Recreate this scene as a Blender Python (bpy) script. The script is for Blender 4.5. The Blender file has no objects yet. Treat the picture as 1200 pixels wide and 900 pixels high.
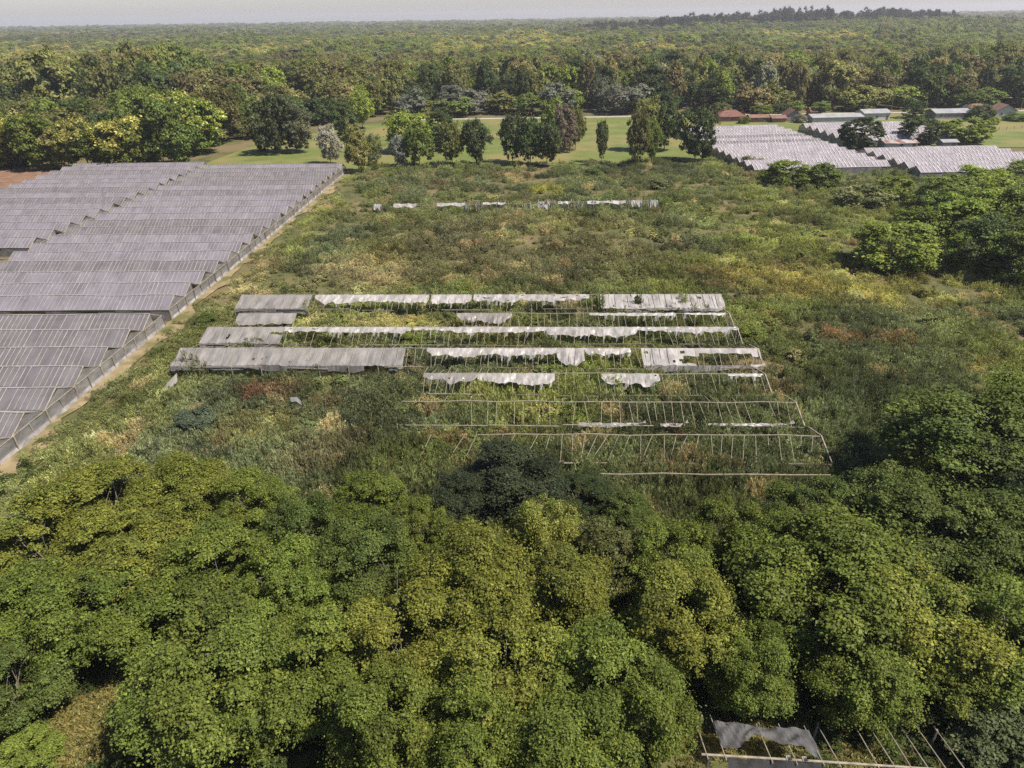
import bpy, math, random
import numpy as np
from mathutils import Vector, Matrix

SC = bpy.context.scene
COL = SC.collection
random.seed(7)
RNG = np.random.default_rng(11)
R = math.radians

# ------------------------------------------------------------------ camera
CAM_H, PITCH, ROLL, FPX = 45.0, R(28.2), R(0.85), 800.0
_c, _s = math.cos(ROLL), math.sin(ROLL)
_cp, _sp = math.cos(PITCH), math.sin(PITCH)
cam_d = bpy.data.cameras.new("camera")
cam = bpy.data.objects.new("camera", cam_d)
COL.objects.link(cam)
cam_d.sensor_width = 36.0
cam_d.lens = 36.0 * FPX / 1200.0
cam_d.clip_start, cam_d.clip_end = 0.5, 40000.0
right = Vector((_c, -_s * _sp, -_s * _cp))
up = Vector((_s, _c * _sp, _c * _cp))
fwd = Vector((0, _cp, -_sp))
cam.matrix_world = Matrix.Translation((0, 0, CAM_H)) @ Matrix((
    (right.x, up.x, -fwd.x, 0), (right.y, up.y, -fwd.y, 0), (right.z, up.z, -fwd.z, 0), (0, 0, 0, 1)))
SC.camera = cam

# ------------------------------------------------------------------ light
SUN_EL, SUN_DIR2 = R(56), Vector((0.94, -0.36)).normalized()
world = bpy.data.worlds.new("World")
SC.world = world
world.use_nodes = True
wn = world.node_tree
sky = wn.nodes.new("ShaderNodeTexSky")
sky.sky_type = 'NISHITA'
sky.sun_disc = False
sky.sun_elevation = SUN_EL
sky.sun_rotation = math.atan2(SUN_DIR2.x, SUN_DIR2.y)
sky.altitude = 0.0
sky.air_density, sky.dust_density, sky.ozone_density = 1.0, 0.8, 1.6
bg = wn.nodes["Background"]
warm = wn.nodes.new("ShaderNodeVectorMath"); warm.operation = 'MULTIPLY'; warm.inputs[1].default_value = (1.0, 0.965, 1.07)
wn.links.new(sky.outputs[0], warm.inputs[0])
wn.links.new(warm.outputs[0], bg.inputs[0])
bg.inputs[1].default_value = 0.058
sun_d = bpy.data.lights.new("sun", 'SUN')
sun_d.energy, sun_d.angle, sun_d.color = 4.3, R(0.55), (1.0, 0.92, 0.79)
sun = bpy.data.objects.new("sun", sun_d)
COL.objects.link(sun)
sdir = Vector((SUN_DIR2.x * math.cos(SUN_EL), SUN_DIR2.y * math.cos(SUN_EL), math.sin(SUN_EL)))
sun.rotation_euler = sdir.to_track_quat('Z', 'Y').to_euler()
sun.location = (60, 20, 200)
SC.view_settings.view_transform = 'Standard'
SC.view_settings.look = 'None'
SC.view_settings.exposure = 1.12
SC.cycles.use_denoising = False
SC.view_settings.gamma = 1.0
SC.view_settings.use_curve_mapping = False
SC.cycles.max_bounces = 6
SC.cycles.diffuse_bounces = 3
SC.cycles.glossy_bounces = 2
SC.cycles.transmission_bounces = 3
SC.cycles.transparent_max_bounces = 12
SC.cycles.volume_bounces = 0
SC.cycles.caustics_reflective = False
SC.cycles.caustics_refractive = False

# ------------------------------------------------------------------ helpers
def G(u, v, z=0.0):
    """the point of the place at height z that the photograph shows at (u, v) of its 1200 x 900"""
    x, y = (u - 600) / FPX, -(v - 450) / FPX
    x, y = _c * x + _s * y, -_s * x + _c * y
    d = (x, _cp + y * _sp, -_sp + y * _cp)
    t = (CAM_H - z) / -d[2]
    return d[0] * t, d[1] * t

def tag(o, label=None, cat=None, group=None, kind=None):
    if label: o['label'] = label
    if cat: o['category'] = cat
    if group: o['group'] = group
    if kind: o['kind'] = kind
    return o

def empty(name, loc=(0, 0, 0), rz=0.0, scale=(1, 1, 1)):
    o = bpy.data.objects.new(name, None)
    o.location, o.rotation_euler, o.scale = loc, (0, 0, rz), scale
    o.empty_display_size = 0.3
    COL.objects.link(o)
    return o

def link(name, me, parent=None, loc=(0, 0, 0)):
    o = bpy.data.objects.new(name, me)
    COL.objects.link(o)
    o.location = loc
    if parent is not None: o.parent = parent
    return o

class MB:
    def __init__(s): s.v, s.f, s.m = [], [], []
    def quad(s, a, b, c, d, m=0):
        n = len(s.v); s.v += [tuple(a), tuple(b), tuple(c), tuple(d)]; s.f.append((n, n+1, n+2, n+3)); s.m.append(m)
    def poly(s, pts, m=0):
        n = len(s.v); s.v += [tuple(p) for p in pts]; s.f.append(tuple(range(n, n+len(pts)))); s.m.append(m)
    def box(s, x0, y0, z0, x1, y1, z1, m=0):
        n = len(s.v)
        s.v += [(x0,y0,z0),(x1,y0,z0),(x1,y1,z0),(x0,y1,z0),(x0,y0,z1),(x1,y0,z1),(x1,y1,z1),(x0,y1,z1)]
        for f in ((0,3,2,1),(4,5,6,7),(0,1,5,4),(1,2,6,5),(2,3,7,6),(3,0,4,7)):
            s.f.append(tuple(n+i for i in f)); s.m.append(m)
    def bar(s, a, b, w, h=None, m=0, taper=1.0):
        a, b = Vector(a), Vector(b); h = h or w
        d = (b-a).normalized()
        x = d.cross(Vector((0,0,1)))
        if x.length < 1e-3: x = Vector((1,0,0))
        x.normalize(); y = x.cross(d)
        n = len(s.v)
        for p, k in ((a,1.0),(b,taper)):
            for sx, sy in ((-1,-1),(1,-1),(1,1),(-1,1)):
                s.v.append(tuple(p + x*sx*w*k/2 + y*sy*h*k/2))
        for f in ((0,3,2,1),(4,5,6,7),(0,1,5,4),(1,2,6,5),(2,3,7,6),(3,0,4,7)):
            s.f.append(tuple(n+i for i in f)); s.m.append(m)
    def tube(s, pts, rads, k=6, m=0):
        n0 = len(s.v); pts = [Vector(p) for p in pts]
        for i, p in enumerate(pts):
            d = (pts[min(i+1, len(pts)-1)] - pts[max(i-1, 0)]).normalized()
            x = d.cross(Vector((0.13, 0.9, 0.3)))
            if x.length < 1e-3: x = d.cross(Vector((1,0,0)))
            x.normalize(); y = d.cross(x)
            for j in range(k):
                a = 2*math.pi*j/k
                s.v.append(tuple(p + (x*math.cos(a)+y*math.sin(a))*rads[i]))
        for i in range(len(pts)-1):
            for j in range(k):
                a = n0+i*k+j; b = n0+i*k+(j+1)%k
                s.f.append((a, b, b+k, a+k)); s.m.append(m)
    def mesh(s, name, mats, smooth=False):
        me = bpy.data.meshes.new(name)
        me.from_pydata(s.v, [], s.f)
        for m in mats: me.materials.append(m)
        me.polygons.foreach_set("material_index", s.m)
        if smooth: me.polygons.foreach_set("use_smooth", [True]*len(s.f))
        me.update()
        return me
    def build(s, name, mats, parent=None, loc=(0,0,0), smooth=False):
        if not isinstance(mats, (list, tuple)): mats = [mats]
        return link(name, s.mesh(name, mats, smooth), parent, loc)

def vnoise(x, y, s, seed=0):
    """smooth value noise 0..1 (numpy)"""
    x = np.asarray(x, float)/s + seed*17.31; y = np.asarray(y, float)/s - seed*9.7
    xi, yi = np.floor(x), np.floor(y); fx, fy = x-xi, y-yi
    def h(a, b):
        t = np.sin(a*127.1 + b*311.7 + seed*74.7)*43758.5453
        return t - np.floor(t)
    fx = fx*fx*(3-2*fx); fy = fy*fy*(3-2*fy)
    return (h(xi,yi)*(1-fx)+h(xi+1,yi)*fx)*(1-fy) + (h(xi,yi+1)*(1-fx)+h(xi+1,yi+1)*fx)*fy

# ------------------------------------------------------------------ materials
def new_mat(name):
    m = bpy.data.materials.new(name); m.use_nodes = True
    nt = m.node_tree; b = nt.nodes["Principled BSDF"]
    return m, nt, b

def noise_mat(name, c1, c2, scale=1.0, rough=0.85, detail=6.0, c3=None, scale3=0.05, spec=0.2, bump=0.0):
    m, nt, b = new_mat(name)
    tc = nt.nodes.new("ShaderNodeTexCoord")
    geo = nt.nodes.new("ShaderNodeNewGeometry")
    n = nt.nodes.new("ShaderNodeTexNoise"); n.inputs["Scale"].default_value = scale; n.inputs["Detail"].default_value = detail
    nt.links.new(geo.outputs["Position"], n.inputs["Vector"])
    r = nt.nodes.new("ShaderNodeValToRGB")
    r.color_ramp.elements[0].position, r.color_ramp.elements[1].position = 0.32, 0.68
    r.color_ramp.elements[0].color, r.color_ramp.elements[1].color = (*c1, 1), (*c2, 1)
    nt.links.new(n.outputs[0], r.inputs[0])
    out = r.outputs[0]
    if c3:
        n2 = nt.nodes.new("ShaderNodeTexNoise"); n2.inputs["Scale"].default_value = scale3; n2.inputs["Detail"].default_value = 4
        nt.links.new(geo.outputs["Position"], n2.inputs["Vector"])
        r2 = nt.nodes.new("ShaderNodeValToRGB"); r2.color_ramp.elements[0].position, r2.color_ramp.elements[1].position = 0.45, 0.6
        nt.links.new(n2.outputs[0], r2.inputs[0])
        mx = nt.nodes.new("ShaderNodeMix"); mx.data_type = 'RGBA'
        nt.links.new(r2.outputs[0], mx.inputs[0]); nt.links.new(out, mx.inputs[6]); mx.inputs[7].default_value = (*c3, 1)
        out = mx.outputs[2]
    nt.links.new(out, b.inputs["Base Color"])
    b.inputs["Roughness"].default_value = rough
    b.inputs["Specular IOR Level"].default_value = spec
    if bump:
        bp = nt.nodes.new("ShaderNodeBump"); bp.inputs["Strength"].default_value = bump; bp.inputs["Distance"].default_value = 0.1
        nt.links.new(n.outputs[0], bp.inputs["Height"]); nt.links.new(bp.outputs[0], b.inputs["Normal"])
    return m

def leaf_mat(name, inst, trans=0.34):
    m, nt, b = new_mat(name)
    L = nt.links
    if inst:
        a = nt.nodes.new("ShaderNodeAttribute"); a.attribute_type = 'INSTANCER'; a.attribute_name = "tint"; col = a.outputs["Color"]
    else:
        a = nt.nodes.new("ShaderNodeObjectInfo"); col = a.outputs["Color"]
    t = nt.nodes.new("ShaderNodeAttribute"); t.attribute_type = 'GEOMETRY'; t.attribute_name = "tone"
    mul = nt.nodes.new("ShaderNodeVectorMath"); mul.operation = 'MULTIPLY'
    L.new(col, mul.inputs[0]); L.new(t.outputs["Color"], mul.inputs[1])
    L.new(mul.outputs[0], b.inputs["Base Color"])
    b.inputs["Roughness"].default_value = 0.5
    b.inputs["Specular IOR Level"].default_value = 0.1
    tr = nt.nodes.new("ShaderNodeBsdfTranslucent")
    m2 = nt.nodes.new("ShaderNodeVectorMath"); m2.operation = 'MULTIPLY'; m2.inputs[1].default_value = (1.3, 1.35, 0.7)
    L.new(mul.outputs[0], m2.inputs[0]); L.new(m2.outputs[0], tr.inputs["Color"])
    mix = nt.nodes.new("ShaderNodeMixShader"); mix.inputs[0].default_value = trans
    out = nt.nodes["Material Output"]
    L.new(b.outputs[0], mix.inputs[1]); L.new(tr.outputs[0], mix.inputs[2]); L.new(mix.outputs[0], out.inputs["Surface"])
    return m

def film_mat(name, col, col2, alpha, rough=0.35, scale=0.35, spec=0.5):
    """weathered plastic film: dusty diffuse sheet that lets some of what is below show"""
    m, nt, b = new_mat(name); L = nt.links
    geo = nt.nodes.new("ShaderNodeNewGeometry")
    mp = nt.nodes.new("ShaderNodeMapping"); mp.inputs["Scale"].default_value = (1.0, 0.35, 1.0)
    L.new(geo.outputs["Position"], mp.inputs["Vector"])
    n = nt.nodes.new("ShaderNodeTexNoise"); n.inputs["Scale"].default_value = scale; n.inputs["Detail"].default_value = 8; n.inputs["Roughness"].default_value = 0.65
    L.new(mp.outputs[0], n.inputs["Vector"])
    r = nt.nodes.new("ShaderNodeValToRGB"); r.color_ramp.elements[0].position, r.color_ramp.elements[1].position = 0.35, 0.65
    r.color_ramp.elements[0].color, r.color_ramp.elements[1].color = (*col, 1), (*col2, 1)
    L.new(n.outputs[0], r.inputs[0]); L.new(r.outputs[0], b.inputs["Base Color"])
    b.inputs["Roughness"].default_value = rough
    b.inputs["Specular IOR Level"].default_value = spec
    tp = nt.nodes.new("ShaderNodeBsdfTransparent")
    mix = nt.nodes.new("ShaderNodeMixShader")
    mr = nt.nodes.new("ShaderNodeMapRange"); mr.inputs[1].default_value, mr.inputs[2].default_value = 0.3, 0.7
    mr.inputs[3].default_value, mr.inputs[4].default_value = max(alpha-0.12, 0), min(alpha+0.1, 1)
    L.new(n.outputs[0], mr.inputs[0]); L.new(mr.outputs[0], mix.inputs[0])
    L.new(tp.outputs[0], mix.inputs[1]); L.new(b.outputs[0], mix.inputs[2])
    L.new(mix.outputs[0], nt.nodes["Material Output"].inputs["Surface"])
    return m

M = {}
M['ground'] = noise_mat('ground', (0.045, 0.055, 0.02), (0.1, 0.095, 0.035), 0.25, c3=(0.13, 0.1, 0.05), scale3=0.06, bump=0.4)
M['lawn'] = noise_mat('lawn', (0.084, 0.108, 0.026), (0.118, 0.136, 0.036), 0.12, c3=(0.16, 0.14, 0.052), scale3=0.03)
M['path'] = noise_mat('path', (0.17, 0.13, 0.072), (0.25, 0.195, 0.115), 0.6, c3=(0.1, 0.095, 0.035), scale3=0.25, bump=0.3)
M['road'] = noise_mat('road', (0.24, 0.215, 0.18), (0.33, 0.3, 0.26), 0.3)
M['soil'] = noise_mat('soil', (0.12, 0.07, 0.045), (0.2, 0.12, 0.08), 0.4, bump=0.5)
M['floor'] = noise_mat('floor', (0.03, 0.03, 0.015), (0.06, 0.055, 0.025), 0.8, bump=0.5)
M['bark'] = noise_mat('bark', (0.1, 0.085, 0.065), (0.2, 0.175, 0.14), 3.0)
M['bark_pale'] = noise_mat('bark_pale', (0.22, 0.19, 0.15), (0.38, 0.34, 0.28), 3.0)
M['wood'] = noise_mat('wood', (0.17, 0.145, 0.11), (0.3, 0.265, 0.21), 2.0)
M['wood_dark'] = noise_mat('wood_dark', (0.1, 0.085, 0.07), (0.2, 0.17, 0.14), 2.0)
M['batten'] = noise_mat('batten', (0.22, 0.205, 0.19), (0.34, 0.32, 0.3), 1.0)
M['leaf'] = leaf_mat('leaf', False)
M['leaf_inst'] = leaf_mat('leaf_inst', True)
M['batten_pale'] = noise_mat('batten_pale', (0.36, 0.33, 0.34), (0.5, 0.47, 0.48), 1.0)
M['film'] = film_mat('film', (0.152, 0.139, 0.16), (0.198, 0.18, 0.208), 0.85)
M['film_thin'] = film_mat('film_thin', (0.13, 0.12, 0.13), (0.172, 0.158, 0.171), 0.76)
M['film_wall'] = film_mat('film_wall', (0.16, 0.155, 0.16), (0.26, 0.25, 0.26), 0.62, scale=0.8)
M['film_white'] = film_mat('film_white', (0.21, 0.198, 0.193), (0.35, 0.33, 0.32), 0.9, scale=0.8, spec=0.25)
M['film_old'] = film_mat('film_old', (0.155, 0.145, 0.14), (0.235, 0.22, 0.213), 0.84, scale=0.5, spec=0.25)
M['film_pale'] = film_mat('film_pale', (0.2, 0.183, 0.196), (0.28, 0.256, 0.275), 0.93)
M['shade'] = film_mat('shade', (0.045, 0.045, 0.048), (0.1, 0.1, 0.104), 0.93, rough=0.75, scale=1.5, spec=0.15)
M['shade_dark'] = film_mat('shade_dark', (0.012, 0.012, 0.014), (0.028, 0.028, 0.032), 0.96, rough=0.75, scale=1.5, spec=0.12)
M['skirt'] = noise_mat('skirt', (0.13, 0.12, 0.115), (0.3, 0.285, 0.28), 0.7, rough=0.4)
M['wall_white'] = noise_mat('wall_white', (0.36, 0.345, 0.325), (0.46, 0.445, 0.42), 0.6)
M['wall_grey'] = noise_mat('wall_grey', (0.2, 0.2, 0.19), (0.3, 0.29, 0.28), 0.6)
M['wall_brick'] = noise_mat('wall_brick', (0.22, 0.1, 0.07), (0.33, 0.17, 0.12), 0.9)
M['tile_red'] = noise_mat('tile_red', (0.105, 0.05, 0.04), (0.17, 0.085, 0.065), 0.7)
M['tile_brown'] = noise_mat('tile_brown', (0.12, 0.068, 0.05), (0.19, 0.115, 0.085), 0.6)
M['tin'] = noise_mat('tin', (0.2, 0.2, 0.205), (0.29, 0.285, 0.29), 0.4, rough=0.45)
M['tin_rust'] = noise_mat('tin_rust', (0.24, 0.22, 0.215), (0.32, 0.3, 0.29), 0.4, rough=0.5, c3=(0.17, 0.075, 0.055), scale3=0.3)
M['glass'] = noise_mat('glass', (0.03, 0.05, 0.08), (0.05, 0.08, 0.12), 0.3, rough=0.15, spec=0.5)
M['door'] = noise_mat('door', (0.1, 0.07, 0.05), (0.15, 0.1, 0.07), 0.8)

# ------------------------------------------------------------------ foliage meshes (numpy)
def leaf_quads(P, N, size, aspect=1.5, rng=RNG, droop=0.0):
    n = len(P)
    N = N/np.linalg.norm(N, axis=1, keepdims=True)
    T = rng.normal(size=(n, 3)); T -= N*(T*N).sum(1, keepdims=True); T /= np.linalg.norm(T, axis=1, keepdims=True)
    B = np.cross(N, T)
    sz = np.asarray(size).reshape(-1, 1)
    a, b = T*sz*aspect*0.5, B*sz*0.5
    lift = N*sz*0.16
    V = np.stack([P-a, P+b*1.0+lift-a*0.1, P+a, P-b*1.0+lift-a*0.1], 1)
    return V.reshape(-1, 3)

def arrays_mesh(name, V, tone, mats, k=4):
    n = len(V)//k
    me = bpy.data.meshes.new(name)
    me.vertices.add(len(V)); me.vertices.foreach_set("co", V.astype(np.float32).ravel())
    me.loops.add(len(V)); me.loops.foreach_set("vertex_index", np.arange(len(V), dtype=np.int32))
    me.polygons.add(n); me.polygons.foreach_set("loop_start", np.arange(0, len(V), k, dtype=np.int32))
    at = me.attributes.new("tone", 'FLOAT_COLOR', 'POINT')
    at.data.foreach_set("color", np.concatenate([np.repeat(tone, k, 0), np.ones((len(V), 1))], 1).astype(np.float32).ravel())
    for m in mats: me.materials.append(m)
    me.update(); me.validate()
    return me

def fib_dirs(n, rng, zmin=-0.4):
    i = np.arange(n)+0.5
    z = 1-(1-zmin)*i/n
    a = i*2.39996+rng.uniform(0, 6.28)
    r = np.sqrt(np.clip(1-z*z, 0, 1))
    d = np.stack([r*np.cos(a), r*np.sin(a), z], 1)+rng.normal(scale=0.17, size=(n, 3))
    return d/np.linalg.norm(d, axis=1, keepdims=True)

def crown_data(seed, nleaf, leaf, lobes=34, z0=0.2, shape='round', lobe_r=(0.13, 0.23), flat=0.8, spread=1.0, tonevar=0.2, hue=0.035, part='all', leafvar=0.26, up=0.7, sub=0.8, zmin=-0.95, nr=0.5, loose=0.13, radr=(0.55, 0.88)):
    """unit tree crown: height 1 (ground at z 0), width 1; leaf faces spread over overlapping clumps"""
    rng = np.random.default_rng(seed)
    zc, hz = (z0+1)/2, (1-z0)/2
    D = fib_dirs(lobes, rng, zmin)
    rad = rng.uniform(radr[0], radr[1], lobes)
    if shape == 'umbrella': prof = np.where(D[:, 2] < 0, 0.75, 1.0)
    else: prof = np.ones(lobes)
    lr = rng.uniform(lobe_r[0], lobe_r[1], lobes)
    C = np.stack([D[:, 0]*0.5*rad*prof, D[:, 1]*0.5*rad*prof, zc+D[:, 2]*hz*np.clip(rad+0.02, 0, 0.88)], 1)+rng.normal(scale=0.035, size=(lobes, 3))
    if shape == 'tall':
        t = np.clip((C[:, 2]-z0)/(1-z0), 0, 1); k = 0.35+1.15*np.sqrt(np.clip(t, 0, 1))*(1-t)**0.5*1.05
        C[:, :2] *= k[:, None]
        lr *= 0.65+0.45*np.sin(np.pi*np.clip(t, 0.12, 0.9))
    if shape == 'cone':
        t = np.clip((C[:, 2]-z0)/(1-z0), 0, 1); C[:, :2] *= (1.3*(1-t)**0.8+0.12)[:, None]; lr *= (1.15-0.7*t)
    # sub-clumps on every lobe
    w = lr**2; w /= w.sum()
    nsub = lobes*9
    li = rng.choice(lobes, nsub, p=w)
    d = rng.normal(size=(nsub, 3)); out = C[li]-np.array([0, 0, zc-0.12]); out /= np.linalg.norm(out, axis=1, keepdims=True)+1e-6
    d = d/np.linalg.norm(d, axis=1, keepdims=True)+0.55*out+np.array([0, 0, 0.35]); d /= np.linalg.norm(d, axis=1, keepdims=True)
    sc = C[li]+d*lr[li][:, None]*np.array([1, 1, flat])*rng.uniform(0.6, 1.05, (nsub, 1))*spread
    sr = lr[li]*rng.uniform(0.28, 0.55, nsub)
    lobe_t = 1+rng.normal(scale=tonevar*0.5, size=lobes)
    sub_t = lobe_t[li]*(1+rng.normal(scale=tonevar*0.4, size=nsub))
    sub_h = rng.normal(scale=hue, size=nsub)+rng.normal(scale=hue*0.7, size=lobes)[li]
    if part == 'blossom':
        keep = (d[:, 2] > 0.25) & (sc[:, 2] > z0+0.45*(1-z0)) & (rng.random(nsub) < 0.75)
    else: keep = np.ones(nsub, bool)
    idx = np.flatnonzero(keep)
    ww = sr[idx]**2; si = rng.choice(idx, nleaf, p=ww/ww.sum())
    e = rng.normal(size=(nleaf, 3)); e /= np.linalg.norm(e, axis=1, keepdims=True)
    e[:, 2] = np.where(e[:, 2] < -0.2, -e[:, 2]*rng.uniform(0.2, 1, nleaf), e[:, 2])
    far_ = np.where(rng.random(nleaf) < loose, rng.uniform(1.0, 2.1, nleaf), rng.uniform(0.35, 1.1, nleaf))
    P = sc[si]+e*(sr[si]*far_)[:, None]*np.array([1, 1, sub])
    if part == 'blossom': P += d[si]*0.02
    N = 0.5*e+0.35*d[si]+np.array([0, 0, up])+rng.normal(scale=nr, size=(nleaf, 3))
    size = leaf*np.clip(np.exp(rng.normal(scale=0.38, size=nleaf)), 0.4, 2.0)
    V = leaf_quads(P, N, size, 1.45, rng)
    tn = np.clip(sub_t[si]*(1+rng.normal(scale=leafvar, size=nleaf)), 0.3, 2.2)
    hu = np.clip(sub_h[si]+rng.normal(scale=0.05, size=nleaf), -0.3, 0.3)
    tone = np.stack([tn*(1+hu), tn*(1+hu*0.25), tn*(1-hu*0.3)], 1)
    return V, np.clip(tone, 0.15, 2.6), C

def trunk_mesh(name, seed, C, z0, thick=0.028, nb=9, mat='bark', zbase=-0.03, lean=0.03, twigs=0):
    rng = np.random.default_rng(seed+900)
    mb = MB()
    top = Vector((rng.normal()*lean, rng.normal()*lean, z0+0.45*(1-z0)))
    fork = Vector((top.x*0.4, top.y*0.4, max(z0*0.8, 0.12)))
    mb.tube([(0, 0, zbase), (0, 0, 0.03), tuple(fork*0.55), tuple(fork), tuple((fork+top)/2+Vector((0.012, -0.01, 0))), tuple(top)],
            [thick*1.35, thick, thick*0.85, thick*0.75, thick*0.5, thick*0.25], 7)
    order = rng.permutation(len(C))[:nb]
    for i in order:
        c = Vector(C[i]); s = fork.lerp(top, rng.uniform(0, 0.7))
        mid = s.lerp(c, 0.5)+Vector((rng.normal()*0.02, rng.normal()*0.02, -0.02+abs(rng.normal()*0.02)))
        mb.tube([tuple(s), tuple(mid), tuple(c)], [thick*0.42, thick*0.27, thick*0.1], 5)
        for _ in range(twigs):
            q = mid.lerp(c, rng.uniform(0.4, 1)); e = q+Vector((rng.normal()*0.09, rng.normal()*0.09, 0.03+abs(rng.normal()*0.07)))
            mb.tube([tuple(q), tuple(q.lerp(e, 0.5)+Vector((0, 0, 0.012))), tuple(e)], [thick*0.13, thick*0.09, thick*0.04], 3)
    return mb.mesh(name, [M[mat]], True)

PROTO = {}
def proto(key, seeds, nleaf, leaf, z0=0.2, thick=0.028, nb=9, bark='bark', bl=0, twigs=0, **kw):
    out = []
    for sd in seeds:
        V, t, C = crown_data(sd, nleaf, leaf, z0=z0, **kw)
        cm = arrays_mesh(key+'_crown', V, t, [M['leaf']])
        tm = trunk_mesh(key+'_trunk', sd, C, z0, thick, nb, bark, twigs=twigs)
        bm = None
        if bl:
            Vb, tb, _ = crown_data(sd, bl, leaf*1.0, z0=z0, part='blossom', **kw)
            bm = arrays_mesh(key+'_blossom', Vb, tb, [M['leaf']])
        out.append((cm, tm, bm, (V, t)))
    PROTO[key] = out

proto('broad', [1, 2, 3, 4, 5, 6], 88000, 0.0112, z0=0.14, lobes=58, lobe_r=(0.05, 0.185), nb=16, thick=0.022, twigs=4, bl=6000)
proto('loose', [21, 22, 23], 36000, 0.013, z0=0.18, lobes=40, lobe_r=(0.07, 0.15), nb=26, thick=0.022, bark='bark_pale', twigs=5)
proto('mid', [31, 32, 33, 34, 35], 14000, 0.027, z0=0.1, lobes=36, lobe_r=(0.11, 0.21), nb=6, thick=0.02, bl=5200, flat=1.0, up=0.35, sub=0.95)
proto('poplar', [41, 42, 43], 12000, 0.028, z0=0.15, lobes=36, shape='tall', lobe_r=(0.12, 0.22), nb=5, thick=0.018, flat=1.0, up=0.35, sub=0.95)
proto('conifer', [51, 52], 14000, 0.027, z0=0.03, lobes=44, shape='cone', lobe_r=(0.1, 0.2), nb=4, flat=1.0, up=0.35, sub=0.95)
proto('shrub', [61, 62, 63, 64], 9000, 0.034, z0=-0.18, lobes=30, lobe_r=(0.13, 0.24), nb=3, thick=0.012, flat=1.0, radr=(0.66, 0.86), up=0.35, sub=0.95)
proto('thicket', [65, 66, 67], 26000, 0.02, z0=-0.1, lobes=50, lobe_r=(0.07, 0.18), nb=10, thick=0.018, flat=1.0, radr=(0.64, 0.87), up=0.35, sub=0.95)
proto('ball', [55, 56], 15000, 0.03, z0=-0.04, lobes=80, lobe_r=(0.07, 0.13), nb=5, thick=0.02, loose=0.04, flat=1.0, radr=(0.78, 0.85), up=0.35, sub=0.95)
proto('forest', [71, 72, 73, 74, 75, 76], 4600, 0.044, z0=0.05, leafvar=0.12, lobes=15, lobe_r=(0.18, 0.3), nb=3, thick=0.024, bl=1500, flat=0.95, tonevar=0.16, nr=0.28, up=0.4, sub=0.9, loose=0.1)
proto('gum', [81, 82, 83], 4200, 0.044, z0=0.14, leafvar=0.12, lobes=22, shape='tall', lobe_r=(0.14, 0.25), nb=4, nr=0.3, up=0.4, sub=0.9, tonevar=0.18, loose=0.12, thick=0.02, bark='bark_pale')

TINT = dict(lime=(0.148, 0.162, 0.031), green=(0.115, 0.143, 0.028), mid=(0.086, 0.112, 0.028), dark=(0.045, 0.062, 0.022), blue=(0.042, 0.052, 0.026),
            olive=(0.105, 0.108, 0.036), brown=(0.125, 0.108, 0.048), silver=(0.27, 0.265, 0.225), grey=(0.14, 0.145, 0.1), bright=(0.122, 0.148, 0.031),
            yellow=(0.145, 0.156, 0.031), flower=(0.36, 0.33, 0.1), pale=(0.125, 0.135, 0.058))

def tint_of(t, var=0.12):
    c = np.array(TINT[t] if isinstance(t, str) else t)*(1+random.gauss(0, var))
    c[0] *= 1+random.gauss(0, var*0.35)
    return (max(c[0], .01), max(c[1], .01), max(c[2], .006), 1)

def bright(t, k=1.6): return tuple(np.array(TINT[t] if isinstance(t, str) else t)*k)

def tree(x, y, w, h, key, tint, label, name='tree', cat='tree', group=None, flower=False, z=0.0, variant=None, var=0.12):
    p = PROTO[key]; cm, tm, bm, _ = p[variant % len(p) if variant is not None else random.randrange(len(p))]
    root = empty(name, (x, y, z), random.uniform(0, 6.28), (w, w*random.uniform(0.92, 1.08), h))
    tag(root, label, cat, group)
    c = link('crown', cm, root); c.color = tint_of(tint, var)
    link('trunk', tm, root)
    if flower and bm is not None:
        b = link('blossom', bm, root); b.color = tint_of('flower' if flower is True else flower, 0.06)
    return root

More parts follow.
